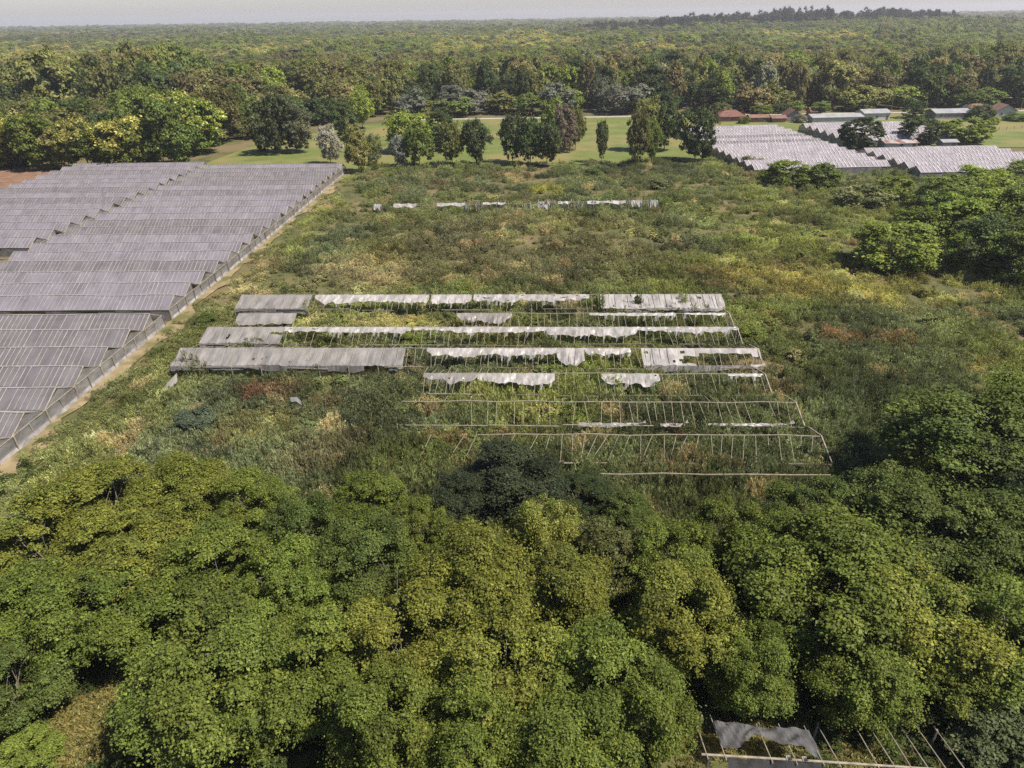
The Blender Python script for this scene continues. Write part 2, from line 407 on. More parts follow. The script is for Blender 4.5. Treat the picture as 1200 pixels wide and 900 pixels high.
def scatter(name, protos, P, S, RZ, pick, tints, kind_label=None, mat=None):
    """a mass nobody could count: plant meshes of PROTOS ([(V, tone)]) repeated at the points P"""
    mat = mat or M['leaf_inst']
    Vs = np.concatenate([v for v, t in protos]); Ts = np.concatenate([np.repeat(t, 4, 0) for v, t in protos])
    pid = np.concatenate([np.full(len(v), k) for k, (v, t) in enumerate(protos)]+[np.full(len(P), -1)]).astype(np.int32)
    nv, n = len(Vs), len(P)
    me = bpy.data.meshes.new(name)
    me.vertices.add(nv+n); me.vertices.foreach_set("co", np.concatenate([Vs, P]).astype(np.float32).ravel())
    me.loops.add(nv); me.loops.foreach_set("vertex_index", np.arange(nv, dtype=np.int32))
    me.polygons.add(nv//4); me.polygons.foreach_set("loop_start", np.arange(0, nv, 4, dtype=np.int32))
    def attr(nm, ty, field, arr):
        a = me.attributes.new(nm, ty, 'POINT'); a.data.foreach_set(field, np.ascontiguousarray(arr).ravel())
    z1 = np.zeros((nv, 3), np.float32)
    attr("tone", 'FLOAT_COLOR', "color", np.concatenate([np.concatenate([Ts, np.ones((nv, 1))], 1), np.ones((n, 4))]).astype(np.float32))
    attr("pid", 'INT', "value", pid)
    attr("pick", 'INT', "value", np.concatenate([np.zeros(nv), pick]).astype(np.int32))
    attr("scl", 'FLOAT_VECTOR', "vector", np.concatenate([z1, S]).astype(np.float32))
    attr("rot", 'FLOAT_VECTOR', "vector", np.concatenate([z1, np.stack([RNG.normal(scale=0.05, size=n), RNG.normal(scale=0.05, size=n), RZ], 1)]).astype(np.float32))
    attr("tint", 'FLOAT_COLOR', "color", np.concatenate([np.ones((nv, 4)), np.concatenate([tints, np.ones((n, 1))], 1)]).astype(np.float32))
    me.materials.append(mat); me.update(); me.validate()
    o = link(name, me); tag(o, kind='stuff')
    if kind_label: o['label'] = kind_label
    ng = bpy.data.node_groups.new(name+"_scatter", 'GeometryNodeTree')
    ng.interface.new_socket("Geometry", in_out='INPUT', socket_type='NodeSocketGeometry')
    ng.interface.new_socket("Geometry", in_out='OUTPUT', socket_type='NodeSocketGeometry')
    N, L = ng.nodes, ng.links
    gi, go = N.new("NodeGroupInput"), N.new("NodeGroupOutput")
    def named(nm, ty):
        a = N.new("GeometryNodeInputNamedAttribute"); a.data_type = ty; a.inputs["Name"].default_value = nm
        return a.outputs["Attribute"]
    def sep(k):
        c = N.new("FunctionNodeCompare"); c.data_type = 'INT'; c.operation = 'EQUAL'
        L.new(named("pid", 'INT'), c.inputs[2]); c.inputs[3].default_value = k
        s = N.new("GeometryNodeSeparateGeometry"); s.domain = 'POINT'
        L.new(gi.outputs[0], s.inputs[0]); L.new(c.outputs[0], s.inputs[1])
        return s.outputs[0]
    iop = N.new("GeometryNodeInstanceOnPoints")
    L.new(sep(-1), iop.inputs["Points"])
    jn = N.new("GeometryNodeJoinGeometry")
    for k in range(len(protos)):
        g2i = N.new("GeometryNodeGeometryToInstance"); L.new(sep(k), g2i.inputs[0]); L.new(g2i.outputs[0], jn.inputs[0])
    L.new(jn.outputs[0], iop.inputs["Instance"])
    iop.inputs["Pick Instance"].default_value = True
    L.new(named("pick", 'INT'), iop.inputs["Instance Index"])
    e2r = N.new("FunctionNodeEulerToRotation"); L.new(named("rot", 'FLOAT_VECTOR'), e2r.inputs[0]); L.new(e2r.outputs[0], iop.inputs["Rotation"])
    L.new(named("scl", 'FLOAT_VECTOR'), iop.inputs["Scale"])
    L.new(iop.outputs[0], go.inputs[0])
    md = o.modifiers.new("scatter", 'NODES'); md.node_group = ng
    return o

# ------------------------------------------------------------------ terrain
def rise(x, y):
    """the plain climbs a little far off, more to the right"""
    x = np.asarray(x, float); y = np.asarray(y, float)
    t = np.clip((y-900)/2200, 0, 1); t = t*t*(3-2*t)
    bump = 19*np.exp(-((y-1780)/330)**2)*np.interp(x, [40, 200, 420, 700, 940, 1040, 1200], [0, 0.35, 0.6, 0.9, 0.9, 0.3, 0.1])
    return bump + t*(12+6*np.clip((x/np.maximum(y, 1)+0.0)/0.6, 0, 1)) + np.clip((y-6000)/4000, 0, 1)*28*np.clip((x/np.maximum(y, 1)-0.35)/0.3, 0, 1)

def make_ground():
    ys = np.concatenate([np.arange(-60, 400, 6.0), np.arange(400, 3000, 50.0), np.arange(3000, 12001, 300.0)])
    xs0 = np.linspace(-1, 1, 121); xs0 = np.sign(xs0)*np.abs(xs0)**1.6
    X, Y = np.meshgrid(xs0, ys); X = X*np.maximum(420, 1.4*np.abs(Y)+200)
    Z = rise(X, Y)+np.where(Y < 400, (vnoise(X, Y, 9, 3)-0.6)*0.22, 0)
    V = np.stack([X, Y, Z], -1).reshape(-1, 3)
    ny, nx = X.shape
    F = [(j*nx+i, j*nx+i+1, (j+1)*nx+i+1, (j+1)*nx+i) for j in range(ny-1) for i in range(nx-1)]
    me = bpy.data.meshes.new('ground'); me.from_pydata(V.tolist(), [], F); me.materials.append(M['ground'])
    me.polygons.foreach_set("use_smooth", [True]*len(F)); me.update()
    return tag(link('ground', me), kind='structure')
make_ground()

def sheet(name, pts, z, mat, n=3):
    mb = MB(); mb.poly([(x, y, z) for x, y in pts], 0)
    return tag(mb.build(name, mat), kind='structure')

def band(name, left, right_, z, mat):
    mb = MB()
    for i in range(len(left)-1):
        mb.quad((*left[i], z), (*right_[i], z), (*right_[i+1], z), (*left[i+1], z))
    return tag(mb.build(name, mat), kind='structure')
sheet('lawn', [(-112, 238.6), (-60, 238.6), (-52, 240), (0, 243), (60, 244), (76, 248), (92, 268), (120, 268), (330, 255), (330, 372), (-45, 372), (-78, 345), (-104, 300)], 0.16, M['lawn'])
sheet('dirt_road', [(-60, 366.5), (330, 366.5), (330, 371), (-60, 371)], 0.2, M['road'])
lft, rgt = [], []
for i, y in enumerate(np.arange(52, 241, 3.0)):
    xw = -59.6+(y-65)*0.0275
    lft.append((xw+0.1, y)); rgt.append((xw+2.5+0.9*math.sin(y*0.31)+0.7*math.sin(y*0.13+1)+0.5*math.sin(y*1.3)+(4.5 if y < 80 else 0)*(80-y)/30, y))
band('dirt_path', lft, rgt, 0.17, M['path'])
sheet('bare_soil', [(-190, 205), (-152, 205), (-150, 228), (-151, 246), (-168, 252), (-200, 240)], 0.15, M['soil'])

# ------------------------------------------------------------------ greenhouses in use
def greenhouse(label, ox, oy, ang, length, n, span, ze=2.0, zr=3.5, film='film', step=0.8, wall_right=True, wall_left=False, front_wall=True, film_front=None, bw=0.055):
    """ox, oy = right front corner; spans run back from there, ridges run left from the right wall"""
    root = empty('greenhouse', (ox, oy, 0), ang)
    tag(root, label, 'greenhouse')
    rnd = random.Random(int(abs(ox*13+oy*7)))
    nseg = max(2, int(length/4.0))
    for k in range(n):
        y0, y1 = k*span, (k+1)*span; ym = (y0+y1)/2
        mb = MB()
        sag = [0.0]*(nseg+1)
        zz = [zr+rnd.uniform(-0.09, 0.09) for _ in range(nseg+1)]
        ee = [ze+rnd.uniform(-0.05, 0.05) for _ in range(nseg+1)]
        xs = [-length*i/nseg for i in range(nseg+1)]
        fm = 0 if rnd.random() < 0.8 else 1
        for i in range(nseg):
            for (ya, yb) in ((y0+0.02, ym-0.0), (ym+0.0, y1-0.02)):
                lo = ya < ym-0.1
                for q in range(3):
                    t0, t1 = q/3, (q+1)/3
                    def pz(j, t):
                        e, r_ = ee[j], zz[j]
                        tt = t if lo else 1-t
                        return e+(r_-e)*tt-0.16*math.sin(math.pi*tt)*(0.4+0.6*((j*7+k*3) % 5)/4)
                    def py(t): return ya+(yb-ya)*t
                    mb.quad((xs[i], py(t0), pz(i, t0)), (xs[i], py(t1), pz(i, t1)), (xs[i+1], py(t1), pz(i+1, t1)), (xs[i+1], py(t0), pz(i+1, t0)), fm)
        # battens that hold the film down, and the ridge board
        nb = int(length/step)
        for b in range(nb+1):
            x = -b*length/nb+rnd.uniform(-0.08, 0.08)*(0 < b < nb)
            if rnd.random() < 0.07: continue
            w = bw*rnd.choice((0.7, 0.9, 1.0, 1.5))
            j = min(nseg, max(0, -x/length*nseg)); ji = int(min(j, nseg-1)); fr = j-ji
            zrx = zz[ji]*(1-fr)+zz[ji+1]*fr; zex = ee[ji]*(1-fr)+ee[ji+1]*fr
            mb.bar((x, y0+0.05, zex+0.02), (x, ym-0.05, zrx+0.02), w, 0.05, 2)
            mb.bar((x, y1-0.05, zex+0.02), (x, ym+0.05, zrx+0.02), w, 0.05, 2)
        for i in range(nseg):
            mb.bar((xs[i], ym, zz[i]+0.05), (xs[i+1], ym, zz[i+1]+0.05), 0.16, 0.1, 2)
        mb.build('roof', [M[film if not film_front or k > 6 else film_front], M['film_thin'], M['batten_pale' if film == 'film_pale' else 'batten']], root)
        # right gable: open triangle with a film flap and frame
        for sx, on in ((0.0, wall_right), (-length, wall_left)):
            if not on: continue
            g = MB(); e = 0.03 if sx == 0 else -0.03
            g.bar((sx+e, y0, ze), (sx+e, ym, zr+0.04), 0.11, 0.09, 1); g.bar((sx+e, ym, zr+0.04), (sx+e, y1, ze), 0.11, 0.09, 1)
            g.bar((sx+e*2, y0, ze), (sx+e*2, y1, ze), 0.09, 0.09, 1)
            c = rnd.random()
            if c < 0.7:
                g.poly([(sx, y0+0.1, ze), (sx, ym+rnd.uniform(-.6, .4), zr-0.1-rnd.uniform(0, 0.5)), (sx, y1-0.1, ze)], 0)
            else:
                g.poly([(sx, y0+0.1, ze), (sx, ym, zr-0.1), (sx, ym+0.3, ze)], 0)
            g.build('gable', [M['film_wall'], M['wood']], root)
    # side walls
    for sx, on in ((0.0, wall_right), (-length, wall_left)):
        if not on: continue
        sg = 1 if sx == 0 else -1
        mb = MB(); N2 = n*4
        zt = [ze-rnd.uniform(0.0, 0.25)*(rnd.random() < 0.6) for _ in range(N2+1)]
        bl = [rnd.uniform(-0.12, 0.16) for _ in range(N2+1)]
        for i in range(N2):
            ya, yb = i*n*span/N2, (i+1)*n*span/N2
            mb.quad((sx+sg*(0.1+bl[i]), ya, 0.6+bl[i]), (sx+sg*(0.1+bl[i+1]), yb, 0.6+bl[i+1]), (sx+sg*0.04, yb, zt[i+1]), (sx+sg*0.04, ya, zt[i]), 0)
            mb.quad((sx+sg*(0.2+abs(bl[i])*2), ya, 0.0), (sx+sg*(0.2+abs(bl[i+1])*2), yb, 0.0), (sx+sg*(0.1+bl[i+1]), yb, 0.6+bl[i+1]), (sx+sg*(0.1+bl[i]), ya, 0.6+bl[i]), 1)
        mb.build('side_wall', [M['film_wall'], M['skirt']], root)
        for i in range(2*n+1):
            y = i*span/2+rnd.uniform(-0.1, 0.1)
            p = MB(); lean = rnd.uniform(-0.3, 0.3)*(rnd.random() < 0.4)
            hp = ze+(0.5 if rnd.random() < 0.15 else 0.0)
            p.bar((sx+sg*0.2, y, -0.1), (sx+sg*0.14+sg*0.05, y+lean, hp), 0.11 if i % 2 else 0.15, 0.11, 0)
            p.build('post', M['wood'] if rnd.random() < 0.75 else M['wood_dark'], root)
    if front_wall:
        for yy, sg in ((0.0, -1), (n*span, 1)):
            mb = MB(); N2 = max(3, int(length/3))
            for i in range(N2):
                xa, xb = -length*i/N2, -length*(i+1)/N2
                zt2 = ze-rnd.uniform(0, 0.5)
                mb.quad((xa, yy+sg*0.06, 0), (xb, yy+sg*0.06, 0), (xb, yy+sg*0.06, zt2), (xa, yy+sg*0.06, zt2-rnd.uniform(0, 0.3)), 0)
            mb.build('end_wall', [M['film_wall']], root)
    return root

AN = R(-1.6)
# wall line: x = -59.2 at y = 65 -> -54.3 at y = 237
def wx(y): return -59.3+(y-65)*0.0281
greenhouse('nearest plastic greenhouse, seven translucent grey spans in front of the open gutter gap', wx(62.5)-0.2, 62.5, AN, 64, 7, 6.25, film='film_thin', zr=3.5)
greenhouse('long mauve-grey plastic greenhouse behind the gutter gap, its ragged side wall along the path', wx(108.6)-0.2, 108.6, AN, 45.5, 20, 6.36, film='film', wall_left=True, zr=3.5)
greenhouse('mauve-grey plastic greenhouse furthest left, beyond the diagonal gap between two stepped blocks', -105.2, 146.5, AN, 44.5, 15, 6.36, film='film', wall_left=True, zr=3.5)
greenhouse('small greenhouse corner cut by the left edge, before the open end wall', -104.5, 119, AN, 30, 3, 6.4, film='film', zr=3.3)

greenhouse('pale plastic greenhouse block beside the big dark lawn tree, with dark left gables', 121, 222.5, R(4.0), 44, 14, 6.4, film='film_pale', wall_left=True, step=1.25, bw=0.16, zr=3.3)
greenhouse('pale plastic greenhouse with a stepped right edge, in front of the three round trees', 172, 213, R(1.5), 47, 6, 6.6, film='film_pale', wall_left=True, step=1.25, bw=0.16, zr=3.4)
greenhouse('pale greenhouse continuing past the right edge of view beside the stepped block', 192, 213, R(1.5), 19.5, 3, 6.6, film='film_pale', step=1.25, bw=0.16, zr=3.2)
greenhouse('far pale greenhouse with dark triangular gables, behind the dark round tree', 174, 274, R(2.5), 46, 6, 6.8, film='film_pale', wall_left=True, step=1.25, bw=0.16, zr=3.6)

# ------------------------------------------------------------------ sheds and houses by the far road
def house(label, x, y, w, d, h, rh, ang, wall, roof, axis='x', windows=2, door=True, name='house', hip=False, chimney=False, cat='house', over=0.5):
    root = empty(name, (x, y, 0), ang); tag(root, label, cat)
    mb = MB(); mb.box(-w/2, -d/2, -0.1, w/2, d/2, h)
    if axis == 'x':
        for sx in (-w/2, w/2): mb.poly([(sx, -d/2, h), (sx, d/2, h), (sx, 0, h+rh-0.05)])
    else:
        for sy in (-d/2, d/2): mb.poly([(-w/2, sy, h), (w/2, sy, h), (0, sy, h+rh-0.05)])
    mb.build('wall', wall, root)
    r = MB(); o = over; t = 0.14
    if axis == 'x':
        for s in (-1, 1):
            ys, z0 = s*(d/2+o), h-o*rh/(d/2)
            i = (d*0.4 if hip else 0)
            a, b, c_, d_ = (-w/2-o, ys, z0), (w/2+o, ys, z0), (w/2+o-i, 0, h+rh), (-w/2-o+i, 0, h+rh)
            r.quad(a, b, c_, d_)
            r.quad(*[(p[0], p[1], p[2]-t) for p in (a, b, c_, d_)])
            r.quad(a, b, (b[0], b[1], b[2]-t), (a[0], a[1], a[2]-t))
        if hip:
            for s in (-1, 1): r.poly([(s*(w/2+o), -d/2-o, z0), (s*(w/2+o), d/2+o, z0), (s*(w/2+o-i), 0, h+rh)])
    else:
        for s in (-1, 1):
            xs, z0 = s*(w/2+o), h-o*rh/(w/2)
            a, b, c_, d_ = (xs, -d/2-o, z0), (xs, d/2+o, z0), (0, d/2+o, h+rh), (0, -d/2-o, h+rh)
            r.quad(a, b, c_, d_); r.quad(*[(p[0], p[1], p[2]-t) for p in (a, b, c_, d_)])
            r.quad(a, d_, (d_[0], d_[1], d_[2]-t), (a[0], a[1], a[2]-t))
    ro = r.build('roof', roof, root)
    if chimney:
        c2 = MB(); c2.box(-w*0.2-0.4, -0.9, h+rh*0.4, -w*0.2+0.4, -0.1, h+rh+1.1); c2.box(-w*0.2-0.5, -1.0, h+rh+1.1, -w*0.2+0.5, 0.0, h+rh+1.25); c2.build('chimney', M['wall_brick'], ro)
    for i in range(windows):
        wxp = -w/2+w*(i+0.7)/(windows+0.4)
        q = MB(); q.box(wxp-0.55, -d/2-0.05, 1.0, wxp+0.55, -d/2+0.02, 2.1); wo = q.build('window', M['glass'], root)
        f = MB()
        f.box(wxp-0.65, -d/2-0.09, 0.9, wxp-0.55, -d/2+0.02, 2.2); f.box(wxp+0.55, -d/2-0.09, 0.9, wxp+0.65, -d/2+0.02, 2.2)
        f.box(wxp-0.55, -d/2-0.09, 2.1, wxp+0.55, -d/2+0.02, 2.2); f.box(wxp-0.55, -d/2-0.09, 0.9, wxp+0.55, -d/2+0.02, 1.0)
        f.build('frame', M['wall_white'], wo)
    if door:
        q = MB(); q.box(w/2-1.4-0.4, -d/2-0.06, 0, w/2-0.4-0.3, -d/2+0.02, 2.05); q.build('door', M['door'], root)
    return root
house('red hip-roofed brick house behind the far left corner of the pale greenhouses', 106, 349, 13, 10, 2.7, 2.2, R(3), M['wall_brick'], M['tile_red'], hip=True, windows=3, chimney=True)
house('low brown-roofed brick outbuilding between the red house and the gabled cottage', 118.5, 344, 9.5, 6, 2.4, 0.9, R(2), M['wall_brick'], M['tile_brown'], windows=2)
house('low brown-roofed lean-to nearest the gabled cottage', 127, 342.5, 6.5, 6, 2.2, 0.9, R(2), M['wall_brick'], M['tile_brown'], windows=1, door=False)
house('small grey gabled cottage with a blue-dark window and red roof', 135, 346, 6.5, 9, 3.0, 2.4, R(-6), M['wall_grey'], M['tile_red'], axis='y', windows=1, door=True)
house('small red-roofed house half hidden by trees behind the long tin shed', 153, 364, 5.5, 5, 2.3, 1.6, R(4), M['wall_brick'], M['tile_red'], windows=1)
house('long low tin-roofed shed with white front behind the pale greenhouse rows', 153, 341, 24, 9, 2.6, 1.0, R(3), M['wall_white'], M['tin'], windows=0, door=True, name='shed', cat='shed')
house('short white tin-roofed shed right of the long shed', 174, 347, 12.5, 9, 3.4, 1.2, R(3), M['wall_white'], M['tin'], windows=1, name='shed', cat='shed')
house('white shed with rust-streaked tin roof between two round trees', 146, 267.5, 12, 6, 2.3, 0.7, R(2), M['wall_white'], M['tin_rust'], windows=1, name='shed', cat='shed')
house('tiny tin shed squeezed between the dark and the bright round trees', 165, 268, 5.5, 4, 2.2, 0.6, R(2), M['wall_grey'], M['tin'], windows=0, name='shed', cat='shed')
house('long grey bungalow with raised tin roof standing alone on the lawn by the road', 210, 347, 17, 9, 3.0, 1.3, R(2), M['wall_grey'], M['tin'], windows=4, name='bungalow')
house('white-walled house with brown-red hip roof near the right edge', 239, 352, 9, 9, 3.0, 2.6, R(-8), M['wall_white'], M['tile_brown'], axis='y', windows=2)
house('low red-roofed wing joined by shrubs to the white-walled house', 229, 357, 10, 8, 3.0, 2.2, R(4), M['wall_white'], M['tile_brown'], hip=True, windows=1, door=False)

def fence(label, pts, n, h=1.3):
    root = empty('fence', (*pts[0], 0)); tag(root, label, 'fence')
    a = Vector((0, 0, 0)); b = Vector((pts[1][0]-pts[0][0], pts[1][1]-pts[0][1], 0))
    for i in range(n+1):
        p = a.lerp(b, i/n); mb = MB(); mb.bar((p.x, p.y, -0.1), (p.x, p.y, h), 0.14); mb.build('post', M['wood_dark'], root)
    for z in (h*0.45, h*0.85):
        mb = MB(); mb.bar((a.x, a.y, z), (b.x, b.y, z), 0.06); mb.build('rail', M['wood_dark'], root)
fence('dark post and rail fence crossing the lawn below the white-walled house', ((205, 305), (262, 322)), 14)
for i, (px, py, hh, lab) in enumerate(((196, 373, 8.5, 'wooden utility pole by the far road above the dark round tree'), (262, 372, 8.5, 'wooden utility pole by the far road near the right edge'))):
    root = empty('utility_pole', (px, py, 0)); tag(root, lab, 'pole')
    mb = MB(); mb.tube([(0, 0, -0.3), (0, 0, hh)], [0.16, 0.11], 8); mb.build('pole', M['wood_dark'], root)
    mb = MB(); mb.bar((-0.9, 0.15, hh-0.6), (0.9, 0.15, hh-0.6), 0.12); mb.build('crossarm', M['wood_dark'], root)

# ------------------------------------------------------------------ derelict greenhouse in the weeds
XL, XR = -48.0, 35.0
ZR, ZE, HALF = 3.1, 2.0, 3.7
rafter_me = {}
def rafter_mesh(i):
    if i not in rafter_me:
        mb = MB(); rr = random.Random(i)
        j = rr.uniform(-0.06, 0.06)
        mb.bar((0, 0, 0), (j, -HALF*0.5, -(ZR-ZE)*0.5-0.03), 0.046, 0.046); mb.bar((j, -HALF*0.5, -(ZR-ZE)*0.5-0.03), (j*2, -HALF, -(ZR-ZE)), 0.042, 0.042)
        rafter_me[i] = mb.mesh('rafter', [M['wood']])
    return rafter_me[i]

def torn_sheet(root, x0, x1, depth, mat, seed, scallop=0.25, raise_=0.06, hole=None, top=0.0, ridge_z=ZR, slope=True, drop=0.0):
    """film still nailed to the ridge: hangs down the near slope by DEPTH of its length, lower edge torn into scallops"""
    rr = random.Random(seed); n = max(4, int((x1-x0)/0.32)); m = 7; Y0 = seed*3.7
    mb = MB(); nodes = []
    ph = [rr.uniform(0, 6.28) for _ in range(4)]
    te = [rr.uniform(0.3, 1.6), rr.uniform(0.3, 1.6)]
    tk = [rr.uniform(0.25, 0.9), rr.uniform(0.25, 0.9)] if scallop > 0.15 else [1, rr.uniform(0.7, 1)]
    for i in range(n+1):
        x = x0+(x1-x0)*i/n
        g = float(vnoise(x, Y0, 4.5, 5))*1.1+float(vnoise(x, Y0, 1.6, 6))*0.55-0.1+(0.35 if vnoise(x, Y0, 2.4, 8) > 0.8 else 0)
        sc = g+rr.uniform(-0.1, 0.1)
        e0, e1 = (x-x0)/te[0], (x1-x)/te[1]
        tear = min(1, tk[0]+max(0, e0)*(1-tk[0]))*min(1, tk[1]+max(0, e1)*(1-tk[1]))
        dl = max(0.05, (depth*(1-scallop)+depth*scallop*sc*1.15)*tear)
        row = []
        for j in range(m+1):
            t = top+(dl-top)*j/m
            wr = 0.09*math.sin(x*3.1+j*0.9+ph[3])+0.07*math.sin(x*7.3+j*0.5+ph[1])+0.16*(float(vnoise(x*1.0, j*0.5+Y0, 0.8, 33))-0.5)+rr.uniform(-0.03, 0.03)
            wr *= 1.0 if scallop > 0.15 else 0.4
            z = ridge_z-(ZR-ZE)*t+raise_+wr*(0.3+t)-0.2*math.sin(math.pi*min(t, 1))*(0.5+0.5*math.sin(x*2.96))-drop*t-0.35*t*max(0, float(vnoise(x, Y0, 3.7, 17))-0.45)*(scallop > 0.15)
            row.append((x+wr*0.4, -HALF*t, z))
        nodes.append(row)
    for i in range(n):
        for j in range(m):
            if hole:
                cx, ct, rx, rt = hole
                xm = (nodes[i][j][0]+nodes[i+1][j][0])/2; tm = -(nodes[i][j][1]+nodes[i][j+1][1])/2/HALF
                if ((xm-cx)/rx)**2+((tm-ct)/rt)**2 < 1: continue
            xm = (nodes[i][j][0]+nodes[i+1][j][0])/2; tm = j/m
            if depth > 0.3 and 0 < j < m-1 and vnoise(xm, tm*4+Y0, 1.3, 14) > 0.93: continue
            mb.quad(nodes[i][j], nodes[i][j+1], nodes[i+1][j+1], nodes[i+1][j])
    if scallop > 0.15 and top == 0:     # shreds hanging from the torn hem
        for i in range(n):
            if rr.random() < 0.2:
                a, b = Vector(nodes[i][m]), Vector(nodes[i+1][m]); l = rr.uniform(0.25, 0.95)
                mb.quad(a, a+Vector((rr.uniform(-.15, .15), -l*0.35, -l)), b+Vector((rr.uniform(-.3, .05), -l*0.35, -l*rr.uniform(0.4, 1.0))), b)
    if depth > 0.9 and top == 0 and x1-x0 > 5:       # battens still nailed over the whole sheets
        x = x0+0.5
        while x < x1-0.2:
            if hole is None or abs(x-hole[0]) > hole[2]: mb.bar((x, -0.05, ridge_z+0.1), (x+rr.gauss(0, 0.05), -HALF*0.97, ridge_z-(ZR-ZE)+0.02), 0.05, 0.05, 1)
            x += 1.06*rr.choice((1, 1, 1, 2))
        for i in range(n):
            a, b = nodes[i][m], nodes[i+1][m]
            da, db = 0.3+0.8*float(vnoise(a[0], Y0, 3, 21)), 0.3+0.8*float(vnoise(b[0], Y0, 3, 21))
            if vnoise(a[0], Y0, 5, 22) > 0.3: mb.quad(a, (a[0], a[1]-0.12, a[2]-da), (b[0], b[1]-0.12, b[2]-db), b)
    return mb.build('film', [mat, M['batten']], root, smooth=True)

def ruin_row(label, Y, xl, xr, zr, raf, sheets, tilt=0.0, posts=True, gutter=True, lean=0.0, ends=True, dens=1.06, back=True):
    root = empty('derelict_greenhouse_span', (0, Y, 0), R(-2.1)); tag(root, label, 'greenhouse span', 'collapsed greenhouse spans in the weed field')
    rr = random.Random(int(Y*10))
    mb = MB(); n = max(4, int((xr-xl)/4))
    zs = [zr+rr.uniform(-0.12, 0.1) for _ in range(n+1)]
    for i in range(n):
        mb.bar((xl+(xr-xl)*i/n, 0, zs[i]), (xl+(xr-xl)*(i+1)/n, 0, zs[i+1]), 0.1, 0.1)
    mb.build('ridge_beam', M['wood'], root)
    if gutter:
        x = xl+1
        while x < xr:
            e = min(xr, x+rr.uniform(4, 14)); z = ZE+rr.uniform(-0.3, 0.05)
            mb = MB(); mb.bar((x, -HALF-0.05, z), (e, -HALF-0.05, z+rr.uniform(-0.2, 0.1)), 0.1, 0.09); x = e+rr.choice((0, 2, 4, 8))
            mb.build('gutter_beam', M['wood_dark'] if rr.random() < 0.4 else M['wood'], root)
    cnt = 0
    for (ra, rb) in raf:
        x = ra
        while x < rb and cnt < 98:
            if rr.random() > 0.13:
                o = link('rafter', rafter_mesh(rr.randrange(6)), root, (x, -0.02, zr-0.03))
                o.rotation_euler = (rr.gauss(0, 0.03)+(0.12 if rr.random() < 0.05 else 0), 0, rr.gauss(0, 0.055)+lean*rr.uniform(0.3, 1.5)); cnt += 1
                if rr.random() < 0.16: k = rr.uniform(0.35, 0.85); o.scale = (1, k, k)
                elif rr.random() < 0.06: o.rotation_euler.x += rr.uniform(0.1, 0.35)
            x += dens*rr.uniform(0.92, 1.08)
    if back:
        mb = MB(); x = xl
        while x < xr:
            if rr.random() > 0.45: mb.bar((x, 0.05, zr-0.04), (x+rr.gauss(0, 0.15), HALF*rr.uniform(0.6, 1), ZE+0.2), 0.05)
            x += 1.06
        tag(mb.build('back_rafter', M['wood'], root), kind='stuff')
    if posts:
        x = xl
        while x <= xr+0.1:
            mb = MB(); mb.bar((x, -HALF, -0.2), (x+rr.gauss(0, 0.06), -HALF+rr.gauss(0, 0.06), ZE), 0.1); mb.build('post', M['wood'], root)
            x += 4.2
    if ends:
        mb = MB()
        mb.bar((xr, 0, -0.2), (xr, 0, zr), 0.11); mb.bar((xr+0.02, -HALF, ZE), (xr+0.02, 0, zr), 0.12); mb.bar((xr+0.02, HALF, ZE), (xr+0.02, 0, zr), 0.12)
        for q in (-2.6, -1.3, 1.3): mb.bar((xr, q, -0.2), (xr, q, ZE+(zr-ZE)*(1-abs(q)/HALF)), 0.07)
        mb.build('end_frame', M['wood'], root)
    for k, (a, b, dep, mat, kw) in enumerate(sheets):
        torn_sheet(root, a, b, dep, M[mat], int(Y*7)+k, ridge_z=zr, **kw)
    return root

def U(u, Y):
    """x at which the photo column u crosses the ridge at depth Y (about z = 3)"""
    lo, hi = -200.0, 200.0
    def col(x):
        z = 3.0-CAM_H; fy = Y*_cp-z*_sp; uy = Y*_sp+z*_cp; a, b = x/fy, uy/fy
        return 600+FPX*(_c*a-_s*b)
    for _ in range(40):
        m = (lo+hi)/2
        if col(m) < u: lo = m
        else: hi = m
    return lo
YS = [110.6, 103.2, 96.6, 89.0, 81.2, 73.6, 66.0, 58.6]
Y = YS[0]
ruin_row('rearmost collapsed span, grey film at its left end and a whole white sheet right', Y, U(279, Y), U(842, Y), ZR, [(U(362, Y), U(842, Y))], [
    (U(279, Y), U(364, Y), 1.0, 'film_old', dict(scallop=0.05)), (U(368, Y), U(503, Y), 0.5, 'film_white', dict(scallop=0.35)), (U(506, Y), U(553, Y), 0.62, 'film_white', dict(scallop=0.4)),
    (U(555, Y), U(690, Y), 0.42, 'film_white', dict(scallop=0.6)), (U(702, Y), U(843, Y), 1.0, 'film_white', dict(scallop=0.06))])
Y = YS[1]
ruin_row('low sagging greenhouse span with bare rafters under a thin white ridge strip', Y, U(540, Y), U(852, Y), 2.7, [(U(545, Y), U(856, Y))], [
    (U(690, Y), U(790, Y), 0.16, 'film_white', dict(scallop=0.5)), (U(800, Y), U(848, Y), 0.12, 'film_white', dict(scallop=0.4)), (U(275, Y), U(345, Y), 0.75, 'film_old', dict(scallop=0.12)),
    (U(535, Y), U(600, Y), 0.45, 'film_old', dict(scallop=0.7, drop=0.4))], back=False)
Y = YS[2]
ruin_row('collapsed span with a long scalloped white strip and short grey sheet at left', Y, U(240, Y), U(861, Y), ZR, [(U(335, Y), U(862, Y))], [
    (U(238, Y), U(332, Y), 1.0, 'film_old', dict(scallop=0.05)), (U(330, Y), U(482, Y), 0.36, 'film_white', dict(scallop=0.5)), (U(484, Y), U(640, Y), 0.3, 'film_white', dict(scallop=0.5)),
    (U(640, Y), U(745, Y), 0.48, 'film_white', dict(scallop=0.45)), (U(745, Y), U(862, Y), 0.3, 'film_white', dict(scallop=0.55))])
Y = YS[3]
